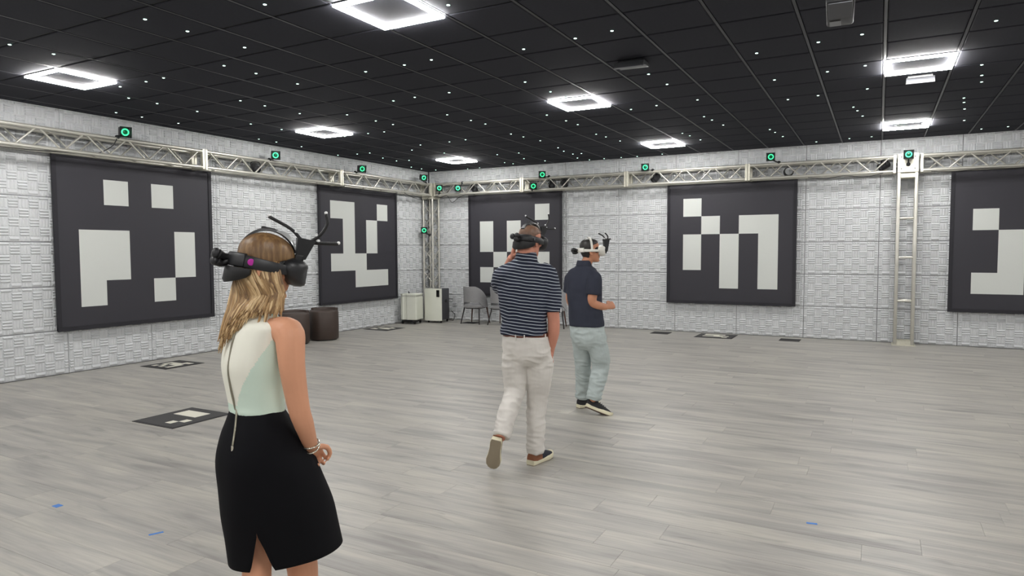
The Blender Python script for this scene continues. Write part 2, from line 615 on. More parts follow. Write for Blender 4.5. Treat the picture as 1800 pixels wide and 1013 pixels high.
def panel_mesh():
    mb = MB()
    g = .0042
    Wd, Hd, t = PAN_W - 2 * g, PAN_H - 2 * g, .018
    mb.box((0, -t / 2, 0), (Wd, t, Hd))
    cw, ch = PAN_W / 10, PAN_H / 5
    xb = [-PAN_W / 2 + g + .004] + [-PAN_W / 2 + (k + .5) * cw for k in range(10)] + [PAN_W / 2 - g - .004]
    zb = [-PAN_H / 2 + g + .004] + [-PAN_H / 2 + (k + .6) * ch for k in range(5)] + [PAN_H / 2 - g - .004]
    d = .0175

    def ridge(x0, x1, z0, z1, horiz):
        s = .010
        if horiz:     # top edge catches the light: sloped face below is longer
            e = (z1 - z0)
            top = [(x0 + .005, z0 + e * .36), (x1 - .005, z0 + e * .36), (x1 - .005, z1 - e * .46), (x0 + .005, z1 - e * .46)]
        else:
            e = (x1 - x0)
            top = [(x0 + e * .34, z0 + .005), (x1 - e * .34, z0 + .005), (x1 - e * .34, z1 - .005), (x0 + e * .34, z1 - .005)]
        vs = [(x0, -t, z0), (x1, -t, z0), (x1, -t, z1), (x0, -t, z1)] + [(a, -t - (d if horiz else d * .52), b) for a, b in top]
        mb.add(vs, [(0, 1, 5, 4), (1, 2, 6, 5), (2, 3, 7, 6), (3, 0, 4, 7), (4, 5, 6, 7)])
    for i in range(len(xb) - 1):
        for j in range(len(zb) - 1):
            x0, x1, z0, z1 = xb[i] + .003, xb[i + 1] - .003, zb[j] + .003, zb[j + 1] - .003
            if (i + j) % 2 == 1:
                n = max(1, round((z1 - z0) / (ch / 3)))
                for k in range(n):
                    e = (z1 - z0) / n
                    ridge(x0, x1, z0 + k * e, z0 + (k + 1) * e - .001, True)
            else:
                n = max(1, round((x1 - x0) / (cw / 3)))
                for k in range(n):
                    e = (x1 - x0) / n
                    ridge(x0 + k * e, x0 + (k + 1) * e - .001, z0, z1, False)
    return mb.mesh('wall_panel', M['panel_foam'])


PAN = panel_mesh()
PT = .0355     # panel depth: wall plane stands that far behind the panel face
wall_back = MB().box((RX / 2, PT + .05, H / 2), (RX + .4, .1, H)).build('wall_back', M['wall_backing'])
tag(wall_back, 'long back wall of light grey basket-weave foam panels', kind='structure')
wall_left = MB().box((-PT - .05, RY / 2, H / 2), (.1, -RY, H)).build('wall_left', M['wall_backing'])
tag(wall_left, 'left wall of light grey basket-weave foam panels', kind='structure')
wall_right = MB().box((RX + .05, RY / 2, H / 2), (.1, -RY, H)).build('wall_right', M['plain_wall'])
tag(wall_right, 'plain light side wall', kind='structure')
wall_near = MB().box((RX / 2, RY - .05, H / 2), (RX + .4, .1, H)).build('wall_near', M['plain_wall'])
tag(wall_near, 'plain light wall behind the viewer', kind='structure')
for c in range(14):
    for r in range(6):
        o = link(bpy.data.objects.new('wall_panel', PAN), wall_back)
        o.location = ((c + .5) * PAN_W, PT - .0005, (r + .5) * PAN_H)
for c in range(15):
    for r in range(6):
        o = link(bpy.data.objects.new('wall_panel', PAN), wall_left)
        o.location = (-PT + .0005, -(c + .5) * PAN_W, (r + .5) * PAN_H)
        o.rotation_euler = (0, 0, math.pi / 2)

# ================================================================== ceiling lights
LAMP_LABEL = {(-3, 1): 'square white LED frame light at the far left, above the first left-wall banner',
              (-3, 7): 'square white LED frame light in front of the second left-wall banner',
              (-3, 13): 'small far square LED frame light nearest the room corner',
              (4, 1): 'largest square white LED frame light at the top edge of the picture',
              (4, 7): 'square white LED frame light above the man in the striped shirt',
              (4, 13): 'small square LED frame light near the back wall, left of the three-bar banner',
              (10, 7): 'larger right-hand square LED frame light just above the clear ceiling sensor',
              (10, 13): 'smaller right-hand square LED frame light just below the clear ceiling sensor'}


def lamp_frame(i, j):
    x0, x1 = TX0 + i * TDX, TX0 + (i + 1) * TDX
    y0, y1 = TY0 + j * TDY, TY0 + (j + 1) * TDY
    cx, cy = (x0 + x1) / 2, (y0 + y1) / 2
    hx, hy, wd = (x1 - x0) / 2 - .004, (y1 - y0) / 2 - .004, .043
    e = empty('ceiling_frame_light', (cx, cy, H - .002))

    def ring(hx, hy, wd, z0, z1):
        mb = MB()
        mb.box((0, hy - wd / 2, (z0 + z1) / 2), (2 * hx, wd, z1 - z0))
        mb.box((0, -hy + wd / 2, (z0 + z1) / 2), (2 * hx, wd, z1 - z0))
        mb.box((hx - wd / 2, 0, (z0 + z1) / 2), (wd, 2 * hy - 2 * wd, z1 - z0))
        mb.box((-hx + wd / 2, 0, (z0 + z1) / 2), (wd, 2 * hy - 2 * wd, z1 - z0))
        return mb
    ring(hx, hy, wd, -.006, 0).build('housing', M['led_housing'], e)
    ring(hx - .003, hy - .003, wd - .006, -.024, -.006).build('diffuser', M['led_white'], e)
    tag(e, LAMP_LABEL.get((i, j), 'square white LED frame light over the part of the hall behind the viewer'),
        'ceiling light', 'square LED frame lights in the ceiling')


for i in (-3, 4, 10, 17):
    for j in (-11, -5, 1, 7, 13):
        lamp_frame(i, j)

# ---- star LEDs set into the tiles
STARS = []
for off, s in (((0, 0), [(68, 315), (377, 381), (1020, 137), (1318, 221), (1720, 335), (1575, 463), (1150, 549), (1027, 575), (845, 611), (905, 691), (1105, 729), (816, 793), (998, 824), (1254, 868), (1387, 785), (1763, 873), (1690, 709)]),
               ((450, 0), [(62, 33), (1352, 37), (1233, 422), (1043, 458), (771, 505), (292, 591), (0, 517), (62, 745), (307, 799), (640, 808), (966, 710), (1116, 685), (1358, 652), (1344, 808), (842, 851), (963, 876), (1511, 848), (1613, 873), (180, 911), (312, 936), (624, 959), (788, 939), (901, 928), (20, 979), (143, 999), (1473, 983), (1360, 998), (1793, 943)]),
               ((900, 0), [(703, 218), (445, 271), (82, 347), (92, 578), (270, 646), (378, 684), (960, 523), (1090, 594), (1720, 375), (1304, 703), (1016, 743), (837, 770), (245, 810), (380, 850), (462, 877), (1350, 821), (1406, 845), (1485, 880), (592, 945), (660, 963), (760, 992), (80, 963), (199, 990), (1198, 938), (1250, 955), (1325, 984)]),
               ((1350, 0), [(1604, 147), (661, 243), (354, 298), (683, 463), (418, 505), (45, 563), (140, 701), (352, 673), (698, 626), (600, 754), (629, 779), (665, 817), (1503, 457), (1503, 531), (1502, 577), (1377, 690), (1378, 721), (1382, 767), (1380, 847), (898, 884), (1085, 869), (1500, 908), (1688, 891), (728, 962), (572, 975), (340, 998), (13, 911), (50, 931), (104, 961)])):
    STARS += [(off[0] + a / 4, off[1] + b / 4) for a, b in s]
STARS += [(530, 258), (594, 273), (628, 271), (650, 269), (697, 283), (719, 282), (723, 294), (741, 297), (766, 299), (822, 297), (843, 295),
          (902, 288), (926, 291), (998, 285), (1036, 281), (1062, 279), (1092, 277), (1120, 275), (1164, 271), (1022, 270), (739, 255), (724, 264),
          (781, 269), (673, 278), (874, 272), (887, 286), (912, 269), (921, 279), (958, 283), (981, 260), (991, 266), (1007, 271), (1015, 278)]
star_me = MB().lathe([(.0145, 0), (.0145, -.003), (.009, -.006)], 9).mesh('star_light', M['star_led'])
star_me.flip_normals()
for u, v in STARS:
    p = on_z(u, v, H - .004)
    if p.y > -.06 or p.x < .06 or p.x > RX:
        continue
    o = link(bpy.data.objects.new('star_light', star_me))
    o.location = (p.x, p.y, H - .0015)
    tag(o, 'tiny greenish white star LED set flush in the black ceiling', 'star light', 'star LEDs scattered over the ceiling')


# ================================================================== posters with block codes
def poster(name_label, origin, xdir, rows, wdt, z0, z1, category='poster'):
    """hanging fabric print; origin = lower left corner on the wall (front view), xdir = unit vector to the right"""
    xdir = Vector(xdir)
    nrm = Vector((0, 0, 1)).cross(xdir) * -1      # towards the room
    hgt = z1 - z0
    e = empty('marker_banner', Vector(origin) + Vector((0, 0, z0)))
    R = Matrix(((xdir.x, -nrm.x, 0, 0), (xdir.y, -nrm.y, 0, 0), (0, 0, 1, 0), (0, 0, 0, 1)))
    # local: x right, y into the wall, z up
    t = .034
    cell = .3600
    bx, bz = (wdt - 5 * cell) / 2, .305
    cz = .3565
    xe = [0] + [bx + k * cell for k in range(6)] + [wdt]
    ze = [0] + [bz + k * cz for k in range(6)] + [hgt]
    mb = MB()
    sub = 2
    for i in range(7):
        for j in range(7):
            white = 0
            if 1 <= i <= 5 and 1 <= j <= 5 and rows[5 - j][i - 1] == 'X':
                white = 1
            x0, x1, q0, q1 = xe[i], xe[i + 1], ze[j], ze[j + 1]
            mb.add([(x0, -t, q0), (x1, -t, q0), (x1, -t, q1), (x0, -t, q1)], [(0, 1, 2, 3)], white)
    # sides and back
    mb.add([(0, -t, 0), (wdt, -t, 0), (wdt, 0, 0), (0, 0, 0), (0, -t, hgt), (wdt, -t, hgt), (wdt, 0, hgt), (0, 0, hgt)],
           [(3, 2, 1, 0), (4, 5, 6, 7), (1, 2, 6, 5), (0, 4, 7, 3), (2, 3, 7, 6)])
    o = mb.build('fabric', [M['poster_black'], M['poster_white']], e)
    o.matrix_local = R
    fw = .055
    for s, c_, d_ in (('bottom', (wdt / 2, -t - .004, fw / 2 - .01), (wdt + .02, .02, fw)),
                      ('top', (wdt / 2, -t - .004, hgt - fw / 2 + .01), (wdt + .02, .02, fw)),
                      ('a', (fw / 2 - .01, -t - .004, hgt / 2), (fw, .018, hgt)),
                      ('b', (wdt - fw / 2 + .01, -t - .004, hgt / 2), (fw, .018, hgt))):
        f = MB().box(c_, d_).build('edge_band', M['poster_edge'], e)
        f.matrix_local = R
    tag(e, name_label, category, 'black fabric banners with white block codes')


S = PAN_W
poster('black banner with two small white squares above a stepped white block, on left wall', (.036, -8.70, 0), (0, 1, 0),
       ['.X.X.', '.....', 'XX..X', 'XX..X', 'X..X.'], 2.43, .60, 2.99)
poster('black banner with joined white steps and a lone upper-right square, beside the corner truss', (.036, -3.82, 0), (0, 1, 0),
       ['XX..X', '.X.X.', '.X.X.', 'XXX..', '..XXX'], 2.44, .60, 2.97)
poster('black banner on the back wall partly hidden by the man in the striped shirt', (1.20, -.036, 0), (1, 0, 0),
       ['....X', 'X.X..', 'X.X..', '.X..X', 'X....'], 2.40, .62, 2.98)
poster('black banner with three tall white bars between the navy-shirted man and the upright truss', (5.96, -.036, 0), (1, 0, 0),
       ['X....', '.X.XX', 'X.X.X', 'X.X.X', '..X.X'], 2.43, .60, 3.00)
poster('black banner cut off by the right edge of the picture', (10.82, -.036, 0), (1, 0, 0),
       ['...X.', 'X..XX', '.X..X', '.XX..', 'XX.X.'], 2.43, .60, 3.02)


# ================================================================== floor markers, mats, tape
def floor_tag(label, x0, y0, wx, wy, rows, rot=0.0):
    e = empty('floor_marker', (x0 + wx / 2, y0 + wy / 2, 0), (0, 0, math.radians(rot)))
    MB().box((0, 0, .0025), (wx, wy, .003)).build('backing', M['mat_edge'], e)
    MB().box((0, 0, .005), (wx - .05, wy - .05, .002)).build('sheet', M['mat_black'], e)
    cx, cy = .67 * wx / 5, .67 * wy / 5
    for r in range(5):
        c = 0
        while c < 5:
            if rows[r][c] == 'X':
                k = c
                while k < 5 and rows[r][k] == 'X':
                    k += 1
                MB().box(((c + (k - c) / 2 - 2.5) * cx, (2 - r) * cy, .0068), ((k - c) * cx, cy, .0012)).build('white_cell', M['mat_white'], e)
                c = k
            else:
                c += 1
    tag(e, label, 'floor marker', 'square block-code markers on the floor')


floor_tag('square black floor marker with one large white block, nearest the woman', 3.35, -9.79, .62, .665,
          ['XXXX.', 'XXXX.', '.....', '....X', '...X.'])
floor_tag('square floor marker with busy white code beside the first left-wall banner', .345, -7.75, .58, .63,
          ['...XX', 'XXXX.', 'X.XXX', '.X..X', 'X.X.X'])
floor_tag('square floor marker with white code in front of the air purifiers by left wall', .10, -2.62, .66, .62,
          ['X..X.', 'X.XXX', '..XX.', 'X.XXX', 'XX...'])
floor_tag('square floor marker with white code below the three-bar banner on the back wall', 6.68, -.80, .70, .66,
          ['XXXX..'[:5], 'XXX..', '..XXX', 'XXXX.', '....X'])


def flat_mat(label, x0, y0, wx, wy, rot=0):
    e = MB().box((0, 0, .003), (wx, wy, .006), bevel=.0025).build('floor_mat', M['mat_edge'])
    e.location = (x0 + wx / 2, y0 + wy / 2, 0)
    e.rotation_euler = (0, 0, math.radians(rot))
    tag(e, label, 'mat', 'small dark floor plates by the back wall')


flat_mat('small dark rectangular floor plate between the navy-shirted man and the back wall marker', 5.76, -.60, .36, .34)
flat_mat('small dark rectangular floor plate right of the back wall floor marker', 8.18, -.62, .35, .33)
flat_mat('small dark floor plate under the leftmost grey chair', 1.30, -.62, .34, .30)


def tape(label, p0, p1, wd):
    p0, p1 = Vector(p0), Vector(p1)
    d = p1 - p0
    a = math.atan2(d.y, d.x)
    L_ = d.length
    mb = MB()
    n = 6
    top = [(-L_ / 2 + L_ * k / n, wd / 2 + .001 * math.sin(k * 2.1), .0012) for k in range(n + 1)]
    bot = [(-L_ / 2 + L_ * k / n, -wd / 2 + .001 * math.cos(k * 1.7), .0012) for k in range(n + 1)]
    mb.rings([[(q[0], q[1], .0003) for q in top + bot[::-1]], top + bot[::-1]])
    o = mb.build('tape_strip', M['blue_tape'])
    o.location = ((p0.x + p1.x) / 2, (p0.y + p1.y) / 2, 0)
    o.rotation_euler = (0, 0, a)
    tag(o, label, 'tape', 'blue tape marks on the floor')


tape('short blue tape mark near the left edge of the floor', (5.035, -11.385, 0), (5.095, -11.385, 0), .045)
tape('slanted narrow blue tape strip left of the woman', (6.032, -11.395, 0), (6.066, -11.325, 0), .022)
tape('small blue tape mark on the open floor at right', (9.410, -9.412, 0), (9.470, -9.402, 0), .024)

# ================================================================== truss
ZB, ZT = 2.995, 3.245       # chord centre heights
NEAR, FAR = .345, .085      # chord distances from the wall
AL, FL = M['aluminium'], M['flange_metal']


def truss_span(label, a, b, along):
    """box truss between a and b; along = 'x' on the back wall, 'y' on the left wall"""
    def P(s, d, z):
        return Vector((s, -d, z)) if along == 'x' else Vector((d, s, z))
    org = P((a + b) / 2, (NEAR + FAR) / 2, ZB)
    e = empty('truss_beam', org)
    for d in (NEAR, FAR):
        for z in (ZB, ZT):
            rod('chord', P(a, d, z) - org, P(b, d, z) - org, .025, AL, e, 12)
    L_ = b - a
    n = max(2, round((L_ - .12) / .30))
    if n % 2:
        n += 1
    st = (L_ - .16) / n
    for d, ph in ((NEAR, 0), (FAR, 1)):
        for k in range(n):
            s0, s1 = a + .08 + k * st, a + .08 + (k + 1) * st
            z0, z1 = (ZT, ZB) if (k + ph) % 2 == 0 else (ZB, ZT)
            rod('brace', P(s0 + .012, d, z0) - org, P(s1 - .012, d, z1) - org, .0125, AL, e, 8)
    for z in (ZT, ZB):
        for k in range(0, n, 2):
            s0, s1 = a + .08 + k * st, a + .08 + (k + 1) * st
            rod('brace', P(s0, NEAR, z) - org, P(s1, FAR, z) - org, .010, AL, e, 8)
    for s in (a + .02, b - .02):      # end flange frames
        mb = MB()
        cz, cd_ = (ZB + ZT) / 2, (NEAR + FAR) / 2
        for dd, zz, sd, sz in ((NEAR, cz, .052, ZT - ZB + .06), (FAR, cz, .052, ZT - ZB + .06), (cd_, ZB, NEAR - FAR, .052), (cd_, ZT, NEAR - FAR, .052)):
            c_ = P(s, dd, zz) - org
            mb.box(c_, (.04, sd, sz) if along == 'x' else (sd, .04, sz))
        mb.build('end_flange', FL, e)
    tag(e, label, 'truss', 'aluminium box truss spans')


truss_span('aluminium box truss span over the left wall banner with two top squares', -9.66, -6.585, 'y')
truss_span('aluminium box truss span on left wall running out of the picture', -12.75, -9.675, 'y')
truss_span('aluminium box truss span on left wall between the two left banners', -6.575, -3.475, 'y')
truss_span('aluminium box truss span on left wall ending at the corner', -3.465, -.40, 'y')
truss_span('aluminium box truss span on back wall starting at the corner', .40, 2.755, 'x')
truss_span('aluminium box truss span on back wall behind the striped man\'s banner', 2.765, 5.165, 'x')
truss_span('aluminium box truss span above the left half of the three-bar banner', 5.175, 7.545, 'x')
truss_span('aluminium box truss span between the three-bar banner and the upright tower', 7.555, 9.985, 'x')
truss_span('aluminium box truss span right of the upright tower, out of picture', 10.345, 12.9, 'x')


def truss_tower(label, cx, cy, ladder, top):
    e = empty('truss_tower', (cx, cy, 0))
    h = .13
    MB().box((0, 0, .006), (.36, .36, .012)).build('base_plate', FL, e)
    for sx in (-1, 1):
        for sy in (-1, 1):
            if ladder:
                MB().box((sx * h, sy * h, (top + .012) / 2), (.05, .05, top - .012), bevel=.008).build('leg', AL, e, auto=40)
            else:
                rod('leg', (sx * h, sy * h, .012), (sx * h, sy * h, top), .025, AL, e, 12)
    if ladder:
        for z in (.77, 1.52, 2.19):
            for sy in (-1, 1):
                rod('rung', (-h, sy * h, z), (h, sy * h, z), .016, AL, e, 10)
        for sy in (-1, 1):
            MB().box((0, sy * h, top - .05), (2 * h - .05, .05, .07)).build('end_rail', FL, e)
            MB().box((0, sy * h, .045), (2 * h - .05, .04, .065)).build('end_rail', FL, e)
        zs = [.08 + k * .28 for k in range(10)]
        for k in range(9):
            for sx in (-1, 1):
                a, b = (1, -1) if k % 2 else (-1, 1)
                rod('brace', (sx * h, a * h, zs[k]), (sx * h, b * h, zs[k + 1]), .010, AL, e, 8)
    else:
        zs = [.08 + k * .27 for k in range(11)]
        for k in range(10):
            for face in range(4):
                a, b = (1, -1) if (k + face) % 2 else (-1, 1)
                if face == 0: p, q = (a * h, -h), (b * h, -h)
                elif face == 1: p, q = (h, a * h), (h, b * h)
                elif face == 2: p, q = (a * h, h), (b * h, h)
                else: p, q = (-h, a * h), (-h, b * h)
                rod('brace', (*p, zs[k]), (*q, zs[k + 1]), .011, AL, e, 8)
        for sy in (-1, 1):
            MB().box((0, sy * h, top - .03), (2 * h + .05, .05, .055)).build('end_rail', FL, e)
            MB().box((sy * h, 0, top - .03), (.05, 2 * h - .06, .055)).build('end_rail', FL, e)
    tag(e, label, 'truss tower', 'upright truss towers')


truss_tower('upright box truss tower in the room corner behind the air purifiers', .215, -.215, False, 2.965)
truss_tower('upright ladder-like truss tower on the back wall right of the three-bar banner', 10.165, -.215, True, 2.965)


def truss_block(label, cx, cy, plate):
    e = empty('truss_corner_block', (cx, cy, 2.97))
    h = .155
    for sx in (-1, 1):
        for sy in (-1, 1):
            MB().box((sx * (h - .025), sy * (h - .025), .155), (.05, .05, .30), bevel=.006).build('post', FL, e)
    for z in (.012, .30):
        for s in (-1, 1):
            MB().box((0, s * (h - .025), z), (2 * h - .1, .05, .024)).build('rail', FL, e)
            MB().box((s * (h - .025), 0, z), (.05, 2 * h - .1, .024)).build('rail', FL, e)
    if plate:
        mb = MB().box((0, -h - .004, .16), (.31, .008, .32), bevel=.003)
        mb.build('face_plate', FL, e)
        for sx in (-1, 1):
            for sz in (-1, 1):
                rod('bolt', (sx * .10, -h - .012, .16 + sz * .10), (sx * .10, -h - .006, .16 + sz * .10), .010, M['device_black'], e, 10)
    tag(e, label, 'truss block', 'truss corner blocks')


truss_block('square truss corner block on top of the corner tower', .215, -.215, False)
truss_block('flat-faced truss block with four bolts on top of the ladder-like tower', 10.165, -.215, True)


# ================================================================== tracking cameras on the truss
def make_tracker():
    e = empty('tracking_camera')
    # local: looks along -y, origin at body centre
    MB().box((0, .02, 0), (.126, .105, .126), bevel=.012).build('body', M['device_black'], e, auto=40)
    hood = MB()
    for a in range(4):
        R_ = Matrix.Rotation(a * math.pi / 2, 4, 'Y')
        hood.add([(-.066, -.034, .060), (.066, -.034, .060), (.074, -.075, .070), (-.074, -.075, .070),
                  (-.066, -.034, .066), (.066, -.034, .066), (.074, -.075, .076), (-.074, -.075, .076)],
                 [(0, 1, 2, 3), (7, 6, 5, 4), (0, 4, 5, 1), (1, 5, 6, 2), (2, 6, 7, 3), (3, 7, 4, 0)], 0, R_)
    hood.build('hood', M['device_black'], e)
    RX90 = Matrix.Translation((0, -.044, 0)) @ Matrix.Rotation(math.pi / 2, 4, 'X')
    MB().torus(.042, .0095, 22, 6, 0, RX90).build('ring_light', M['green_ring'], e, smooth=True)
    MB().lathe([(.030, -.008), (.030, .012), (.022, .018), (.001, .02)], 24, 0, Matrix.Translation((0, -.032, 0)) @ Matrix.Rotation(math.pi / 2, 4, 'X')).build('lens', M['green_lens'], e, smooth=True)
    for k in range(5):
        MB().box((0, .078, -.045 + k * .0225), (.10, .018, .006)).build('heat_fin', M['device_black'], e)
    return e


def place_tracker(src, label, loc, aim, mount):
    e = src if src.get('label') is None else copy_tree(src)
    e.location = loc
    d = (Vector(aim) - Vector(loc)).normalized()
    e.rotation_mode = 'QUATERNION'
    e.rotation_quaternion = d.to_track_quat('-Y', 'Z')
    # clamp arm in the camera's own space, reaching the truss chord
    for n in [c for c in e.children if c.name.split('.')[0] in ('clamp_arm', 'clamp')]:
        bpy.data.objects.remove(n)
    inv = (Matrix.Translation(loc) @ e.rotation_quaternion.to_matrix().to_4x4()).inverted()
    m = inv @ Vector(mount)
    MB().tube([(0, .05, -.03), (0, .085, -.06), m], [.012, .012, .011], 8, sub=3).build('clamp_arm', M['device_black'], e, smooth=True)
    MB().ball(m, (.034, .034, .034), 12).build('clamp', M['device_black'], e, smooth=True)
    tag(e, label, 'camera', 'tracking cameras with green ring lights')


tk = make_tracker()
AIM = (8.6, -10.5, 1.9)
CT = [('green-ringed tracking camera on the truss above the first left-wall banner', (.40, -7.90, 3.345), AIM, (.345, -7.97, 3.265)),
      ('green-ringed tracking camera on the left truss above the bare wall stretch', (.40, -5.19, 3.35), AIM, (.345, -5.27, 3.265)),
      ('green-ringed tracking camera on the left truss right of its second joint', (.40, -2.93, 3.35), (9.5, -7, 1.6), (.345, -3.05, 3.265)),
      ('green-ringed tracking camera perched above the corner truss block', (.38, -.76, 3.375), (9.5, -5.6, 1.2), (.345, -.62, 3.265)),
      ('green-ringed tracking camera just right of the corner truss block', (.59, -.40, 3.15), (8, -12, 1.2), (.55, -.345, 3.015)),
      ('green-ringed tracking camera second from the corner block along the back truss', (1.11, -.40, 3.125), (7.5, -12, 1.2), (1.2, -.345, 3.245)),
      ('upper green-ringed tracking camera above the striped man', (3.29, -.40, 3.315), (7.5, -11, 1.4), (3.42, -.345, 3.265)),
      ('lower green-ringed tracking camera inside the truss above the striped man', (3.07, -.42, 3.075), (9.8, -10, 1.2), (3.02, -.345, 3.0)),
      ('green-ringed tracking camera on back truss left of the three-bar banner', (5.59, -.40, 3.33), (7.2, -12, 1.4), (5.72, -.345, 3.265)),
      ('green-ringed tracking camera on back truss above the three-bar banner', (7.97, -.40, 3.375), (8.2, -13, 1.4), (8.10, -.345, 3.265)),
      ('green-ringed tracking camera bolted to the face of the flat truss block', (10.165, -.475, 3.255), (9.8, -13, 1.5), (10.165, -.382, 3.10)),
      ('green-ringed tracking camera halfway up the corner tower', (.185, -.465, 2.16), (8, -12, 1.4), (.26, -.345, 2.05))]
for c in CT:
    place_tracker(tk, *c)


def par_light(label, loc, rz, tilt):
    e = empty('stage_light', loc, (0, 0, rz))
    R_ = Matrix.Rotation(tilt, 4, 'X') @ Matrix.Rotation(math.pi / 2, 4, 'X')
    MB().lathe([(.045, -.10), (.062, -.085), (.066, .05), (.072, .075), (.066, .078), (.060, .06)], 22, 0, R_).build('can', M['device_black'], e, auto=40)
    MB().lathe([(.058, .058), (.03, .066), (.002, .069)], 22, 0, R_).build('lens', M['sensor_grey'], e, smooth=True)
    yk = MB().tube([(-.078, 0, 0), (-.080, 0, .07), (-.05, 0, .10), (.05, 0, .10), (.080, 0, .07), (.078, 0, 0)], .008, 8, sub=3)
    yk.build('yoke', M['device_black'], e, smooth=True)
    tag(e, label, 'stage light', 'black stage lights hung in the truss')


par_light('round black stage light inside the left truss beside the bare wall stretch', (.20, -5.45, 3.115), math.radians(65), .5)
par_light('dark stage light inside the back truss above the striped man, left one', (3.42, -.20, 3.115), math.radians(25), .7)
par_light('dark stage light inside the back truss above the striped man, right one', (3.72, -.20, 3.115), math.radians(30), .6)
par_light('dark stage light inside the back truss left of the three-bar banner', (5.74, -.20, 3.115), math.radians(-40), .8)
par_light('dark stage light inside the truss next to the second camera from the corner', (1.42, -.20, 3.10), math.radians(60), .5)
par_light('dark stage light in the truss just left of the flat-faced block', (9.80, -.20, 3.115), math.radians(-60), .5)
mb = MB()
for k in range(4):
    mb.torus(.085 - .004 * k, .006, 30, 6, 0, Matrix.Translation((.004 * k, -.01 * k, .003 * k)) @ Matrix.Rotation(math.pi / 2 + .1 * k, 4, 'X'))
o = mb.build('cable_coil', M['cable_black'], smooth=True)
o.location = (8.25, -.20, 3.10)
tag(o, 'coiled black cable hung inside the truss above the three-bar banner', 'cable')


def cable(label, pts, r=.006):
    mb = MB().tube(pts, r, 6, sub=6)
    c = Vector(pts[0])
    mb.v = [tuple(Vector(q) - c) for q in mb.v]
    o = mb.build('cable', M['cable_black'], smooth=True)
    o.location = c
    tag(o, label, 'cable')


cable('thin black cable along the left truss up to the first camera', [(.33, -9.9, 2.96), (.35, -9.35, 2.945), (.34, -8.8, 2.965), (.33, -8.3, 3.0), (.34, -8.06, 3.12), (.385, -8.00, 3.24)])
cable('black cable loops hanging below the corner truss on the right', [(.42, -.36, 2.97), (.60, -.37, 2.93), (.78, -.37, 2.965), (.92, -.37, 2.80), (1.10, -.37, 2.90), (1.30, -.36, 2.965), (1.55, -.36, 2.962)])
cable('black cable sagging below the left truss next to the corner', [(.36, -1.45, 2.965), (.37, -1.05, 2.87), (.36, -.65, 2.86), (.30, -.42, 2.95)])
cable('thin black cable sagging under the back truss left of the flat-faced block', [(8.6, -.36, 2.965), (8.9, -.37, 2.93), (9.2, -.36, 2.962), (9.5, -.37, 2.925), (9.75, -.36, 2.965), (9.93, -.34, 3.03)])
cable('thin black cable under the truss right of the flat-faced block', [(10.5, -.36, 2.965), (10.8, -.37, 2.94), (11.2, -.36, 2.965), (11.6, -.37, 2.95), (12.0, -.36, 2.965)])


# ================================================================== ceiling devices
def ceiling_sensor(label, cx, cy, wd, dp, rz, clear):
    e = empty('ceiling_sensor', (cx, cy, H - .004), (0, 0, rz))
    MB().box((0, .04, -.02), (wd * .9, dp * .55, .034), bevel=.008).build('mount', M['lens_glass'] if clear else M['device_black'], e, auto=40)
    n = 8
    rings = []
    for sx in (-1, 1):
        ring = [(sx * wd / 2, dp * .42, -.036)]
        for k in range(n + 1):
            a = math.pi * .5 * k / n
            ring.append((sx * wd / 2, dp * .30 - dp * .72 * math.sin(a), -.060 - .050 * (1 - math.cos(a))))
        ring += [(sx * wd / 2, -dp * .42, -.085), (sx * wd / 2, -dp * .30, -.036)]
        rings.append(ring)
    MB().rings(rings).build('cover', M['sensor_grey'], e, auto=50)
    MB().box((0, -dp * .425, -.106), (wd, .012, .012)).build('front_lip', M['lens_glass'], e)
    tag(e, label, 'ceiling sensor', 'flat sensors mounted on the ceiling')


ceiling_sensor('grey curved-cover sensor box on the ceiling left of the hanging projector', 7.50, -7.02, .30, .34, .05, False)
ceiling_sensor('clear-topped sensor box on the ceiling between the two right-hand frame lights', 10.12, -4.86, .27, .36, .0, True)

# hanging projector at the top edge
pj = empty('ceiling_projector', (9.49, -8.55, 3.30), (0, 0, math.radians(3)))
MB().box((0, -.16, 0), (.17, .52, .16), bevel=.015).build('body', M['device_black'], pj, auto=40)
MB().box((.0, -.25, -.083), (.14, .32, .008), bevel=.003).build('bottom_panel', M['purifier_grey'], pj)
MB().box((-.03, .02, -.083), (.07, .11, .006), bevel=.002).build('lens_window', M['lens_glass'], pj)
MB().box((0, .115, -.005), (.15, .035, .13), bevel=.008).build('front_bezel', M['headset_dark'], pj, auto=40)
MB().lathe([(.05, 0), (.046, .02), (.03, .03), (.001, .034)], 22, 0, Matrix.Translation((-.03, .13, -.01)) @ Matrix.Rotation(-math.pi / 2, 4, 'X')).build('lens', M['lens_glass'], pj, smooth=True)
rod('mount_pole', (0, -.16, .075), (0, -.16, H - 3.30 - .002), .02, M['device_black'], pj)
MB().box((0, -.16, H - 3.30 - .008), (.16, .16, .012), bevel=.004).build('mount_plate', M['device_black'], pj)
tag(pj, 'black projector hanging from the ceiling, cut by the top edge of the picture', 'projector')
cable('thin cable looping beside the hanging projector', [(9.40, -8.65, 3.40), (9.30, -8.60, 3.47), (9.22, -8.52, 3.50), (9.20, -8.42, 3.55), (9.24, -8.35, 3.592)], .005)

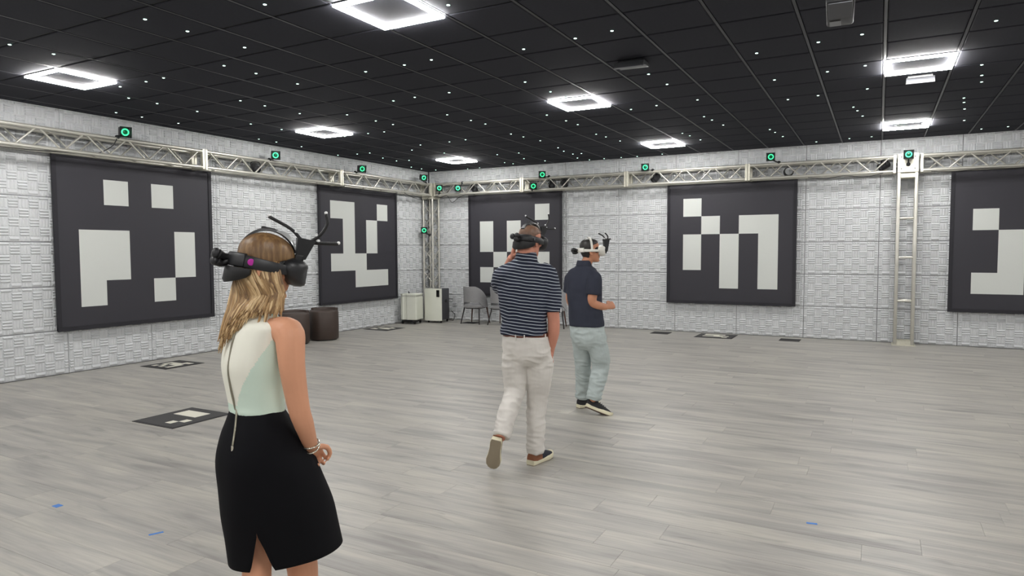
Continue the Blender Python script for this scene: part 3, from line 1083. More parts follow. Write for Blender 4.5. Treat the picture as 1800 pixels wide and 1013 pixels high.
# ================================================================== air purifiers
pb = empty('air_purifier', (.69, -.67, 0), (0, 0, math.radians(8)))
MB().box((0, .02, .425), (.39, .42, .72), bevel=.012).build('body', M['purifier_grey'], pb, auto=40)
fr = MB()
rings = []
for k in range(9):      # gently bowed white front panel
    x = -.215 + .43 * k / 8
    bow = .035 * (1 - (k / 4 - 1) ** 2)
    rings.append([(x, -.20, .055), (x, -.225 - bow, .055), (x, -.225 - bow, .80), (x, -.20, .80)])
fr.rings(rings).build('front_panel', M['purifier_white'], pb, auto=40)
MB().box((.135, -.249, .685), (.075, .012, .16), bevel=.004).build('display', M['gloss_black'], pb)
MB().box((.198, .04, .50), (.006, .09, .06), bevel=.002).build('side_handle', M['gloss_black'], pb)
for sx in (-1, 1):
    for sy in (-1, 1):
        MB().lathe([(.028, -.012), (.028, .012)], 16, 0, Matrix.Translation((sx * .16, .02 + sy * .16, .028)) @ Matrix.Rotation(math.pi / 2, 4, 'Y')).build('wheel', M['gloss_black'], pb, smooth=False)
        MB().box((sx * .16, .02 + sy * .16, .06), (.03, .03, .025)).build('castor_fork', M['gloss_black'], pb)
tag(pb, 'taller white air purifier with black display and dark grey side', 'air purifier', 'air purifiers in the corner')

pa = empty('air_purifier', (.31, -1.17, 0), (0, 0, math.radians(12)))
prof = [(-.19, -.16), (-.13, -.20), (-.10, -.17), (-.05, -.17), (-.02, -.20), (.19, -.20), (.21, -.17), (.21, .17), (.18, .20), (-.16, .20), (-.19, .17)]


def pring(z, s=1.0):
    return [(x * s, y * s, z) for x, y in prof]


MB().rings([pring(.10, .97), pring(.11), pring(.62)]).build('body', M['purifier_white'], pa)
MB().rings([pring(.62, .96), pring(.66, .96)]).build('vent_band', M['purifier_shade'], pa)
for k in range(12):
    MB().box((-.16 + k * .031, -.1975, .64), (.008, .006, .034)).build('vent_slat', M['purifier_white'], pa)
MB().rings([pring(.66), pring(.685), pring(.69, .97)]).build('top_cap', M['purifier_white'], pa)
MB().tube([(-.06, 0, .685), (-.06, 0, .715), (-.075, 0, .735)], .012, 8, sub=3).build('top_grip', M['gloss_black'], pa, smooth=True)
MB().box((0, 0, .07), (.34, .34, .06), bevel=.02).build('wheel_base', M['gloss_black'], pa, auto=40)
for sx in (-1, 1):
    for sy in (-1, 1):
        MB().lathe([(.035, -.014), (.035, .014)], 16, 0, Matrix.Translation((sx * .15, sy * .15, .035)) @ Matrix.Rotation(math.pi / 2, 4, 'Y')).build('wheel', M['gloss_black'], pa)
tag(pa, 'shorter white air purifier with vent band and fluted side, next to left wall', 'air purifier', 'air purifiers in the corner')
cable('dark power cord on the floor beside the taller air purifier', [(.86, -.35, .25), (.93, -.30, .15), (.90, -.32, .03), (.80, -.22, .008), (.60, -.14, .008)], .008)


# ================================================================== grey chairs
def make_chair():
    e = empty('lounge_chair')
    # faces +y; seat cushion
    se = []
    for z, s in ((.36, .86), (.375, .97), (.41, 1.0), (.435, .98), (.45, .88)):
        se.append([(s * .25 * math.copysign(abs(math.cos(a)) ** .7, math.cos(a)), .02 + s * .25 * math.copysign(abs(math.sin(a)) ** .7, math.sin(a)), z) for a in [2 * math.pi * k / 32 for k in range(32)]])
    MB().rings(se).build('seat', M['chair_fabric'], e, auto=60)
    # back shell: wraps round the rear, arms sweep down to the seat; opening low in the middle
    n, m = 36, 9
    th = .035

    def shell(a, t, off):
        # a: angle round the back (-1..1), t: 0 bottom .. 1 top
        ang = a * math.radians(112)
        x, y = math.sin(ang), -math.cos(ang)
        low = .50 - .12 * max(0, min(1, (abs(a) - .38) / .25))     # opening behind the lumbar
        hi = .50 + .36 * (1 - max(0, (abs(a) - .30) / .70) ** 1.6)
        hi = max(hi, low + .015)
        z = low + (hi - low) * t
        rake = .10 * max(0, (z - .45) / .4)
        rr = .265 + off
        return (x * rr * (1 - .10 * t), .03 + y * (rr + rake), z)
    rings = []
    for i in range(n + 1):
        a = -1 + 2 * i / n
        outer = [shell(a, j / m, th / 2) for j in range(m + 1)]
        inner = [shell(a, j / m, -th / 2) for j in range(m, -1, -1)]
        rings.append(outer + inner)
    MB().rings(rings).build('backrest', M['chair_fabric'], e, auto=60)
    for sx in (-1, 1):
        MB().tube([(sx * .19, .20, .37), (sx * .24, .25, 0)], [.019, .011], 10).build('leg', M['chair_wood'], e, smooth=True)
        MB().tube([(sx * .19, -.16, .37), (sx * .24, -.25, 0)], [.019, .011], 10).build('leg', M['chair_wood_shaded'], e, smooth=True)  # rear legs: shade put into a darker copy of the wood colour
    MB().box((0, .02, .355), (.34, .34, .025), bevel=.008).build('seat_frame', M['chair_wood_shaded'], e)
    return e


ch = make_chair()
for k, (lab, x, y, rz) in enumerate((('grey upholstered chair left of the striped man, nearest the air purifiers', 1.62, -.50, 2),
                                     ('grey upholstered chair half hidden behind the striped man\'s left side', 2.34, -.50, -4),
                                     ('grey upholstered chair seen between the two men', 3.62, -.52, 18))):
    e = ch if k == 0 else copy_tree(ch)
    e.location = (x, y, 0)
    e.rotation_euler = (0, 0, math.radians(rz))
    tag(e, lab, 'chair', 'grey lounge chairs by the back wall')


# ================================================================== brown drum stools
def stool(label, x, y, r, rz, h=.56):
    e = empty('drum_stool', (x, y, 0), (0, 0, rz))
    MB().lathe([(r - .03, 0), (r - .03, .02)], 32).build('plinth', M['gloss_black'], e, auto=40)
    MB().lathe([(r - .012, .02), (r, .035), (r + .004, h * .5), (r, h - .03), (r - .012, h - .008), (r - .04, h)], 40).build('drum', M['brown_leather'], e, auto=50)
    rings = []
    for k in range(19):
        a = math.radians(-85 + 170 * k / 18)
        r0, r1 = r - .055, r - .008
        rings.append([(q * math.sin(a), q * math.cos(a), z) for q, z in ((r0, h - .004), (r1, h - .004), (r1, h + .035), (r0 + .01, h + .035))])
    MB().rings(rings).build('back_lip', M['brown_leather'], e, auto=50)
    tag(e, label, 'stool', 'dark brown drum stools')


stool('dark brown leather drum stool in front, by the second left-wall banner', .565, -4.25, .27, math.radians(20))
stool('dark brown leather drum stool half hidden behind the woman', .50, -4.93, .27, math.radians(40))


# ================================================================== people
def remeshed(name, mb, voxel, smooth_it, mats, parent, fold=None, faces_mat=None):
    """fuse overlapping shapes into one continuous skin"""
    me = mb.mesh(name + '_raw', mats)
    tmp = bpy.data.objects.new(name + '_raw', me)
    COL.objects.link(tmp)
    md = tmp.modifiers.new('r', 'REMESH')
    md.mode = 'VOXEL'
    md.voxel_size = voxel
    md.use_smooth_shade = True
    ms = tmp.modifiers.new('s', 'SMOOTH')
    ms.factor = .5
    ms.iterations = smooth_it
    dg = bpy.context.evaluated_depsgraph_get()
    out = bpy.data.meshes.new_from_object(tmp.evaluated_get(dg))
    bpy.data.objects.remove(tmp)
    bpy.data.meshes.remove(me)
    out.name = name
    if fold:
        n = len(out.vertices)
        co = np.empty(n * 3); out.vertices.foreach_get('co', co); co = co.reshape(-1, 3)
        no = np.empty(n * 3); out.vertex_normals.foreach_get('vector', no); no = no.reshape(-1, 3)
        d = np.array([fold(Vector(c), Vector(k)) for c, k in zip(co, no)])
        co = co + no * d[:, None]
        out.vertices.foreach_set('co', co.ravel())
    out.materials.clear()
    for m in (mats if isinstance(mats, (list, tuple)) else [mats]):
        out.materials.append(m)
    if faces_mat:
        out.polygons.foreach_set('material_index', [faces_mat(p.center) for p in out.polygons])
    else:
        out.polygons.foreach_set('material_index', [0] * len(out.polygons))
    out.polygons.foreach_set('use_smooth', [True] * len(out.polygons))
    out.update()
    return link(bpy.data.objects.new(name, out), parent)


def local_maker(root_loc):
    inv = (Matrix.Translation(root_loc) @ Matrix.Rotation(YAW, 4, 'Z')).inverted()
    return lambda u, v, d: inv @ at(u, v, d)


def axes(theta):
    """person facing theta to the right of 'away from the viewer'"""
    return Vector((math.cos(theta), -math.sin(theta), 0)), Vector((math.sin(theta), math.cos(theta), 0))


def trunk(mb, rings, seg=28, p=2.3, dome=True):
    """rings: (centre, R*a, F*b); super-elliptic cross sections, smoothly interpolated along the list"""
    R = []
    cs = [r[0] for r in rings]; As = [r[1] for r in rings]; Bs = [r[2] for r in rings]
    n = 4
    C, _ = smooth_path(cs, [0] * len(cs), n)
    A, _ = smooth_path(As, [0] * len(cs), n)
    B, _ = smooth_path(Bs, [0] * len(cs), n)
    for c, a, b in zip(C, A, B):
        ring = []
        for k in range(seg):
            t = 2 * math.pi * k / seg
            ct, st = math.cos(t), math.sin(t)
            ring.append(c + a * math.copysign(abs(ct) ** (2 / p), ct) + b * math.copysign(abs(st) ** (2 / p), st))
        R.append(ring)
    mb.rings(R)
    return mb


HEAD_PROF = [(-.118, .082, .040, .024), (-.108, .089, .010, .040), (-.090, .090, -.030, .053), (-.060, .090, -.062, .063), (-.030, .090, -.082, .068),
             (.0, .091, -.093, .071), (.03, .094, -.098, .074), (.06, .091, -.097, .074), (.085, .077, -.086, .067), (.105, .050, -.062, .050), (.117, .015, -.028, .022)]


def head_rings(off=None, seg=28):
    rings = []
    zs = HEAD_PROF
    pts = [Vector((q[1], q[2], q[3])) for q in zs]
    C, _ = smooth_path(pts, [0] * len(pts), 3)
    Z, _ = smooth_path([Vector((q[0], 0, 0)) for q in zs], [0] * len(zs), 3)
    for c, zz in zip(C, Z):
        fy, by, hw = c
        z = zz.x
        ring = []
        for k in range(seg):
            t = 2 * math.pi * k / seg
            x = hw * math.cos(t)
            y = (fy + by) / 2 + (fy - by) / 2 * math.sin(t)
            p = Vector((x, y, z))
            if off is not None:
                d = Vector((x, y - .0, z)).normalized()
                p = p + d * off(p)
            ring.append(p)
        rings.append(ring)
    return rings


def add_head(mb, T, lips=True):
    mb.rings(head_rings(), 0, T)
    mb.tube([(0, .084, .028), (0, .098, .002), (0, .112, -.024), (0, .100, -.036)], [.008, .0095, .0135, .011], 10, 0, T, sub=2)
    for s in (-1, 1):
        mb.ball((s * .011, .098, -.031), (.008, .008, .007), 10, 0, T)
        mb.ball((s * .032, .086, .036), (.026, .012, .008), 10, 0, T)
        mb.ball((s * .046, .066, -.018), (.022, .020, .018), 10, 0, T)
        rot = Matrix.Rotation(s * .55, 3, 'Z')
        mb.ball((s * .082, -.014, -.014), (.010, .024, .035), 14, 0, T, rot=rot)
        mb.ball((s * .077, -.004, -.036), (.008, .012, .013), 10, 0, T)
    mb.ball((0, .090, -.060), (.023, .010, .0065), 12, 0, T)
    mb.ball((0, .088, -.073), (.020, .010, .0075), 12, 0, T)
    mb.ball((0, .084, -.102), (.022, .014, .014), 12, 0, T)


def hand(mb, T, side, curl, spread=.10, thumb=.5):
    """wrist at origin, fingers towards +y, palm facing -z; side +1 puts the thumb on +x"""
    mb.rings([[(x * w, y, z * h) for x, z in [(math.cos(2 * math.pi * k / 14), math.sin(2 * math.pi * k / 14)) for k in range(14)]]
              for y, w, h in ((-.015, .027, .020), (.01, .030, .018), (.04, .039, .017), (.075, .042, .0155), (.092, .040, .013))], 0, T)
    base = [(-.031, .086, .054, .0072), (-.011, .092, .066, .008), (.010, .092, .072, .0083), (.031, .086, .064, .008)]
    for k, (x, y, L_, r) in enumerate(base):
        x = x * side
        p = Vector((x, y, 0))
        ang = 0.0
        pts, rad = [p - Vector((0, .03, 0)), p], [r * 1.1, r * 1.12]
        yaw = x * spread * 8
        for s, fr_ in enumerate((.46, .31, .23)):
            ang -= curl[min(s, len(curl) - 1)] * (1 + .06 * (3 - k))
            d = Vector((math.sin(yaw) * math.cos(ang), math.cos(yaw) * math.cos(ang), math.sin(ang)))
            p = p + d * L_ * fr_ * 1.15
            pts.append(p); rad.append(r * (1 - .1 * (s + 1)))
        mb.tube(pts, rad, 10, 0, T, sub=2)
    # thumb leaves the side of the palm near its base
    a = Vector((side * .026, .022, -.006))
    b = a + Vector((side * .026, .026, -.012))
    c = b + Vector((side * (.012 - .016 * thumb), .030, -.010 - .008 * thumb))
    d = c + Vector((side * (.002 - .022 * thumb), .022, -.006 * thumb))
    mb.tube([a - Vector((side * .012, .004, 0)), a, b, c, d], [.012, .0125, .0115, .0100, .008], 10, 0, T, sub=2)


def frame_to(p, ydir, zdir):
    y = Vector(ydir).normalized()
    z = Vector(zdir); z = (z - y * z.dot(y)).normalized()
    x = y.cross(z)
    return Matrix(((x.x, y.x, z.x, p.x), (x.y, y.y, z.y, p.y), (x.z, y.z, z.z, p.z), (0, 0, 0, 1)))


def shoe(parent, label_u, heel, toe, up, m_up, m_sole, m_tread, L_=.29, W_=.098, heel_m=None, laces=None, flex=0.0):
    """heel, toe: points on the underside; up: sole normal"""
    y = (toe - heel).normalized()
    T = frame_to(heel, y, up)
    st = [(0, .030), (.03, .037), (.09, .036), (.15, .040), (.20, .048), (.245, .044), (.275, .030), (.29, .012)]
    k = L_ / .29

    def z_flex(yy):
        return flex * max(0, (.21 * k - yy)) ** 1.0

    def outline(scale, z, toe_lift=0):
        left, right = [], []
        for yy, w in st:
            a = w * scale * W_ / .098
            lift = toe_lift * max(0, (yy - .20) / .09) ** 2
            left.append((-a, yy * k, z + lift)); right.append((a, yy * k, z + lift))
        return left + right[::-1]
    tread = MB().rings([outline(.94, 0, .012), outline(1.0, .006, .012)], 0, T)
    sole_rings = [outline(1.0, .006, .012), outline(1.05, .016, .012), outline(1.03, .036, .012), outline(.95, .041, .012)]
    sole = MB().rings(sole_rings, 0, T)
    up_rings = []
    prof = [(.004, .098, .030), (.03, .108, .038), (.075, .104, .039), (.11, .098, .039), (.15, .088, .041), (.20, .074, .044), (.245, .061, .040), (.272, .050, .027), (.284, .040, .008)]
    for yy, h, w in prof:
        ring = []
        for j in range(13):
            a = math.pi * j / 12
            ring.append((math.cos(a) * w * W_ / .098 * (1 if j in (0, 12) else 1.0), yy * k, .034 + (h - .034) * math.sin(a) ** .7))
        up_rings.append(ring)
    upper = MB()
    vs = [q for r in up_rings for q in r]
    fs = []
    for i in range(len(up_rings) - 1):
        for j in range(12):
            fs.append((i * 13 + j, i * 13 + j + 1, (i + 1) * 13 + j + 1, (i + 1) * 13 + j))
    fs.append(tuple(range(13)))
    upper.add(vs, fs, 0, T)
    if heel_m:
        upper.mi = [1 if (i // 12) < 3 and i < len(fs) - 1 else 0 for i in range(len(fs))]
        upper.mi[-1] = 1
    u = upper.build('shoe', [m_up, heel_m] if heel_m else [m_up], parent, auto=60)
    if label_u:
        u['label'] = label_u
    sole.build('sole', m_sole, u, auto=50)
    tread.build('tread', m_tread, u)
    for q in range(4 if laces else 0):
        yy = (.125 + .022 * q) * k
        MB().tube([T @ Vector((-.020, yy, .088 - .006 * q)), T @ Vector((0, yy + .004, .102 - .007 * q)), T @ Vector((.020, yy, .088 - .006 * q))], .003, 6, sub=3).build('lace', laces, u, smooth=True)
    return u


def cloth_fold(amp, fx, fz, seed=0):
    def f(c, n):
        q = Vector((c.x * fx + seed, c.y * fx, c.z * fz))
        return amp * (noise.noise(q) + .5 * noise.noise(q * 2.1))
    return f


def trouser_fold(seed):
    def f(c, n):
        q = Vector((c.x * 6 + seed, c.y * 6, c.z * 7))
        low = max(0, min(1, (.62 - c.z) / .5))            # creases gather towards the cuffs and at the seat
        seat = max(0, 1 - abs(c.z - .82) / .14)
        w = noise.noise(Vector((c.x * 9, c.y * 9, c.z * 22 + seed + 2.5 * c.x)))
        return .008 * noise.noise(q) + (.004 + .008 * low + .004 * seat) * (1 - 2.2 * abs(w))
    return f


# ------------------------------------------------------------------ headsets
def headset(label, T_world, style):
    """T_world: head frame in the world (x right, y forward, z up)"""
    e = empty('vr_headset')
    e.matrix_world = T_world
    main = M['headset_white'] if style == 'white' else M['headset_black']
    dark = M['headset_dark']
    # visor
    rings = []
    for yy, w, h, zc in ((.078, .078, .044, .000), (.092, .088, .052, -.002), (.118, .090, .053, -.005), (.140, .084, .049, -.008), (.153, .070, .040, -.010), (.157, .05, .028, -.010)):
        ring = []
        for k in range(28):
            t = 2 * math.pi * k / 28
            ct, st = math.cos(t), math.sin(t)
            sag = .020 * (abs(ct) ** 2.0) * (1 if st < 0 else .2)
            ring.append((w * math.copysign(abs(ct) ** .65, ct), yy - .018 * (ct * ct), zc + h * math.copysign(abs(st) ** .65, st) + sag))
        rings.append(ring)
    MB().rings(rings).build('visor', main if style == 'white' else M['headset_black'], e, auto=50)
    MB().rings([[(x * .93, y - .030, z * .93) for x, y, z in rings[0]], [(x * .97, y, z * .97) for x, y, z in rings[0]]]).build('face_cushion', dark, e, smooth=True)
    if style == 'white':
        for s in (-1, 1):
            MB().ball((s * .055, .150, -.022), (.013, .006, .013), 14).build('front_lens', M['gloss_black'], e, smooth=True)

    def band(z_of, hgt_of, th, a0, a1, ra=.092, rb=.116, yc=-.005):
        rr = []
        n = 30
        for i in range(n + 1):
            a = math.radians(a0 + (a1 - a0) * i / n)
            s_, c_ = math.sin(a), math.cos(a)
            z, h = z_of(i / n), hgt_of(i / n)
            rr.append([((ra + o_) * s_, yc + (rb + o_) * c_, z + zz) for o_, zz in ((0, -h / 2), (th * .7, -h / 2), (th, -h / 2 + .005), (th, h / 2 - .005), (th * .7, h / 2), (0, h / 2))])
        return MB().rings(rr)
    hw = .026 if style == 'white' else .042
    for s in (-1, 1):
        band(lambda t: -.004 + .012 * t, lambda t: hw * (.78 + .42 * t), .012, s * 28, s * 150).build('side_strap', main, e, auto=50)
    if style != 'white':
        band(lambda t: .008, lambda t: .052, .015, 126, 234).build('rear_battery', main, e, auto=50)
        rr = []
        for i in range(25):      # padded cup under the back of the head
            a = math.radians(112 + 136 * i / 24)
            dip = math.sin(math.pi * i / 24) ** .65
            rr.append([((.099 + o_) * math.sin(a), -.005 + (.119 + o_) * math.cos(a), z) for o_, z in ((0, -.022), (.016, -.020), (.018, -.034 - .038 * dip), (.010, -.042 - .042 * dip), (-.002, -.036 - .040 * dip))])
        MB().rings(rr).build('rear_cushion', dark, e, auto=60)
        # top strap from front to back, shiny cover in front
        tp = []
        for i in range(21):
            a = math.radians(28 + 118 * i / 20)
            y, z = .112 * math.cos(a), .005 + .130 * math.sin(a)
            tp.append([(-.017, y, z), (.017, y, z), (.014, y * 1.03, z + .010 * math.sin(a) + .002), (-.014, y * 1.03, z + .010 * math.sin(a) + .002)])
        MB().rings(tp).build('top_strap', main, e, auto=50)
        tp = []
        for i in range(11):
            a = math.radians(36 + 46 * i / 10)
            y, z = .118 * math.cos(a), .005 + .138 * math.sin(a)
            q = .012 * math.sin(math.pi * i / 10)
            tp.append([(-.030, y, z - .006), (.030, y, z - .006), (.022, y * 1.02, z + q), (-.022, y * 1.02, z + q)])
        MB().rings(tp).build('strap_cover', M['headset_shine'], e, auto=50)
        MB().box((0, -.012, .143), (.03, .052, .010), bevel=.004).build('strap_buckle', dark, e)
        for s in (-1, 1):
            MB().lathe([(.0125, 0), (.0125, .003), (.009, .004)], 20, 0, Matrix.Translation((s * .0965, -.058, .006)) @ Matrix.Rotation(s * .35, 4, 'Z') @ Matrix.Rotation(s * math.pi / 2, 4, 'Y')).build('side_button', M['magenta'] if style == 'magenta' else M['purifier_grey'], e)
    else:
        tp = []
        for i in range(25):      # strap from ear to ear over the crown
            a = math.radians(4 + 172 * i / 24)
            x, z = .096 * math.cos(a), .0 + .134 * math.sin(a)
            tp.append([(x, -.020, z), (x, .004, z), (x * 1.06, .002, z * 1.05), (x * 1.06, -.018, z * 1.05)])
        MB().rings(tp).build('top_strap', main, e, auto=50)
        band(lambda t: .010, lambda t: .046, .018, 132, 228).build('rear_cradle', main, e, auto=50)
    # tracking crown on the front: plate, prongs, marker balls
    y0 = .128 if style != 'white' else .172
    z0 = .050 if style != 'white' else -.012
    ph = .080 if style != 'white' else .118
    th = .030 if style != 'white' else .024
    lean = .012
    pl = MB()
    k_ = 1.0 if style != 'white' else .85
    pl.rings([[(-th * .6, y0 - .022, z0), (th * .6, y0 - .022, z0), (th * .6, y0 + .012, z0), (-th * .6, y0 + .012, z0)],
              [(-th, y0 - k_ * .044 + lean, z0 + ph), (th, y0 - k_ * .044 + lean, z0 + ph), (th, y0 + k_ * .026 + lean, z0 + ph), (-th, y0 + k_ * .026 + lean, z0 + ph)]])
    pl.build('crown_plate', M['headset_black'], e)
    top = z0 + ph
    yb = y0 + lean
    prongs = ([[(0, yb - .03, top - .004), (-.02, yb - .070, top + .030), (-.05, yb - .155, top + .062)],
               [(0, yb + .012, top - .004), (.006, yb + .042, top + .030), (.010, yb + .058, top + .075), (.010, yb + .046, top + .112)],
               [(0, yb + .014, top - .010), (.020, yb + .060, top - .004), (.035, yb + .110, top + .004)]]
              if style != 'white' else
              [[(-.01, yb - .006, top - .004), (-.012, yb - .032, top + .035), (-.014, yb - .085, top + .068)],
               [(.01, yb + .004, top - .004), (.02, yb + .002, top + .035), (.03, yb - .030, top + .070)],
               [(0, yb - .045, top), (0, yb, top + .002), (0, yb + .045, top + .006)]])
    for pr_ in prongs:
        o = MB().tube(pr_, [.0068, .0066, .0066, .0064][:len(pr_)], 8, sub=4).build('crown_prong', dark, e, smooth=True)
        MB().ball(Vector(pr_[-1]) + Vector((0, 0, .004)), .0068, 10).build('marker_ball', M['marker_white'], e, smooth=True)
        m_ = (Vector(pr_[0]) + Vector(pr_[1])) / 2 + Vector((0, 0, .009))
        MB().ball(m_, .0065, 10).build('marker_ball', M['marker_white'], e, smooth=True)
    # clip between visor and crown
    MB().box((0, y0 - .012, z0 + .004), (.05, .035, .026), bevel=.006).build('crown_clip', dark, e)
    # tracking cluster behind the head
    yr = -.128
    for q, (x, z, r) in enumerate(((-.012, .004, .022), (.014, .012, .019), (.010, -.016, .018))):
        o = MB().tube([(x * .4, yr + .012, .012), (x, yr - .020, z), (x * 1.6, yr - .042, z + .004)], [.012, .013, r], 10, sub=3)
        o.build('rear_arm', dark, e, smooth=True)
        MB().ball((x * 1.6, yr - .050, z + .006), (r * 1.05, .016, r * 1.05), 12).build('rear_knob', M['headset_black'], e, smooth=True)
    tag(e, label, 'headset', 'VR headsets with tracking prongs')
    return e


def head_frame(loc, theta, pitch, tilt=0.0):
    """loc in person space; theta right of 'away'; pitch>0 looks down"""
    return Matrix.Translation(loc) @ Matrix.Rotation(-theta, 4, 'Z') @ Matrix.Rotation(-pitch, 4, 'X') @ Matrix.Rotation(tilt, 4, 'Y')


DEG = math.radians


# ------------------------------------------------------------------ the woman
def woman():
    root_loc = at(470, 700, 2.62); root_loc.z = 0
    e = empty('person', root_loc, (0, 0, YAW))
    W = Matrix.Translation(root_loc) @ Matrix.Rotation(YAW, 4, 'Z')
    L = local_maker(root_loc)
    R, F = axes(DEG(47))
    Rs, Fs = axes(DEG(52))
    hd = head_frame(L(466, 468, 2.60), DEG(66), DEG(11))
    # ---- body
    b = MB()
    add_head(b, hd)
    b.tube([hd @ Vector((0, -.010, -.04)), hd @ Vector((0, -.022, -.11)), L(454, 556, 2.605)], [.044, .045, .056], 16, sub=3)
    trunk(b, [(L(452, 556, 2.60), R * .07, F * .055), (L(452, 573, 2.60), R * .150, F * .070), (L(451, 600, 2.60), R * .150, F * .088), (L(449, 640, 2.60), R * .135, F * .10),
              (L(450, 690, 2.60), R * .110, F * .085), (L(452, 716, 2.60), R * .112, F * .080), (L(460, 770, 2.61), R * .155, F * .11), (L(468, 815, 2.62), R * .16, F * .125)])
    sR, eR, wR = L(507, 585, 2.50), L(525, 716, 2.50), L(547, 785, 2.60)
    b.tube([L(480, 580, 2.54), sR, L(511, 612, 2.485), L(514, 650, 2.48), eR, L(534, 745, 2.53), wR], [.048, .056, .052, .047, .040, .037, .026], 16, sub=4)
    ydir = (L(554, 806, 2.70) - wR)
    hand(b, frame_to(wR + ydir.normalized() * .01, ydir, -R + Vector((0, 0, .3))), 1, (1.15, 1.1, .7), .02, .8)
    sL, eL, wL = L(412, 588, 2.71), L(448, 706, 2.80), L(508, 778, 2.90)
    b.tube([L(430, 580, 2.66), sL, L(424, 640, 2.755), eL, wL], [.046, .048, .044, .038, .026], 14, sub=4)
    yl = (L(553, 797, 2.80) - wL)
    hand(b, frame_to(wL + yl.normalized() * .01, yl, R + Vector((0, 0, .5))), -1, (.9, 1.0, .6), .02, .7)
    # legs: right leg steps forward
    hipR, kR, aR = L(492, 830, 2.60), L(530, 985, 2.76), L(546, 1128, 2.80)
    b.tube([hipR, L(510, 905, 2.68), kR, L(534, 1040, 2.77), L(540, 1085, 2.785), aR], [.085, .074, .064, .058, .050, .034], 18, sub=4)
    hipL, kL, aL = L(452, 835, 2.66), L(452, 985, 2.62), L(448, 1140, 2.62)
    b.tube([hipL, L(452, 905, 2.64), kL, L(450, 1045, 2.60), L(449, 1090, 2.61), aL], [.082, .070, .056, .055, .046, .034], 18, sub=4)
    for a_, s_ in ((aR, 1), (aL, -1)):
        b.tube([a_ + Vector((0, 0, .02)), Vector((a_.x, a_.y, .045)) , Vector((a_.x, a_.y, .035)) + Fs * .10, Vector((a_.x, a_.y, .028)) + Fs * .17], [.034, .036, .032, .022], 14, sub=3)
    remeshed('body', b, .0048, 3, M['skin_woman'], e)
    for a_ in (aR, aL):
        h_ = Vector((a_.x, a_.y, 0)) - Fs * .055
        shoe(e, None, h_, h_ + Fs * .25, Vector((0, 0, 1)), M['black_cloth'], M['gloss_black'], M['gloss_black'], .25, .085)
    # ---- sleeveless top
    t = MB()
    rings = [(L(450, 551, 2.60), R * .078, F * .070), (L(451, 560, 2.60), R * .118, F * .078), (L(452, 572, 2.60), R * .163, F * .088), (L(451, 600, 2.60), R * .158, F * .104),
             (L(450, 640, 2.60), R * .150, F * .118), (L(450, 675, 2.60), R * .134, F * .108), (L(451, 706, 2.60), R * .126, F * .096), (L(452, 719, 2.60), R * .127, F * .097), (L(452, 722, 2.60), R * .121, F * .091)]
    trunk(t, rings, 36, 2.2)
    ctr = [(q[0].z, q[0], q[1].length, q[2].length) for q in rings]

    def ring_at(z):
        for (z1, c1, a1, b1), (z0, c0, a0, b0) in zip(ctr, ctr[1:]):
            if z0 <= z <= z1:
                k = (z - z0) / max(1e-6, z1 - z0)
                return c0.lerp(c1, k), a0 + (a1 - a0) * k, b0 + (b1 - b0) * k
        q = ctr[0] if z > ctr[0][0] else ctr[-1]
        return q[1], q[2], q[3]
    z_band = ctr[6][0] + .004
    z_hi = L(450, 626, 2.60).z

    def fm(c):
        if c.z < z_band:
            return 1
        cc, a, bb = ring_at(c.z)
        rel = Vector(c) - cc
        ph = math.degrees(math.atan2(rel.dot(F), rel.dot(R)))
        k = (z_hi - c.z) / (z_hi - z_band)
        lim = -22 - 42 * k
        return 1 if lim < ph < 60 else 0
    remeshed('sleeveless_top', t, .006, 3, [M['cream_cloth'], M['mint_cloth']], e, cloth_fold(.0022, 5, 9, 3), fm)
    # stand collar
    cr = []
    for k, (v_, a, bb) in enumerate(((553, .082, .074), (545, .070, .066), (541, .066, .062))):
        c = L(451, v_, 2.60)
        cr.append([c + R * a * math.cos(x) + F * bb * math.sin(x) + Vector((0, 0, .012 * math.cos(x) ** 2)) for x in [2 * math.pi * j / 36 for j in range(36)]])
    cr += [[q + (c - q) * .06 for q in cr[-1]], [q + (c - q) * .10 for q in cr[0]]]
    MB().rings(cr, cap=False).build('collar', M['cream_cloth'], e, smooth=True)
    # ---- skirt with a back slit
    sk = [(711, 452, 2.60, .117, .086), (716, 452, 2.60, .124, .092), (740, 455, 2.60, .150, .118), (765, 459, 2.605, .172, .148), (800, 466, 2.61, .186, .178), (845, 478, 2.63, .184, .198), (890, 489, 2.655, .178, .215), (930, 498, 2.685, .168, .220), (968, 505, 2.710, .160, .228)]
    n = 72
    cs = [L(u, v, d) for v, u, d, a, bb in sk]
    pa_ = [Vector((q[3], q[4], 0)) for q in sk]
    C, _ = smooth_path(cs, [0] * len(cs), 4)
    AB, _ = smooth_path(pa_, [0] * len(cs), 4)
    verts, faces = [], []
    SL = DEG(-38)
    m_ = len(C)
    slit0 = 0.80
    for i, (c, ab) in enumerate(zip(C, AB)):
        tt = i / (m_ - 1)
        half = max(0, (tt - slit0) / (1 - slit0)) * DEG(13.5)
        for k in range(n + 1):
            phi = SL + half + (2 * math.pi - 2 * half) * k / n
            rx = math.cos(phi); fy = math.sin(phi)
            p = c + Rs * ab.x * math.copysign(abs(rx) ** .95, rx) + Fs * ab.y * math.copysign(abs(fy) ** .95, fy)
            p = p + Vector((0, 0, .0))
            wob = .004 * noise.noise(Vector((math.cos(phi) * 2, math.sin(phi) * 2, p.z * 5)))
            p = p + (p - c).normalized() * wob
            verts.append(p)
    for i in range(m_ - 1):
        for k in range(n):
            a = i * (n + 1) + k
            faces.append((a, a + n + 1, a + n + 2, a + 1))
    s = MB().add(verts, faces)
    so = s.build('pencil_skirt', M['black_cloth'], e, smooth=True)
    import bmesh
    bm = bmesh.new(); bm.from_mesh(so.data)
    bmesh.ops.remove_doubles(bm, verts=bm.verts, dist=.0004)
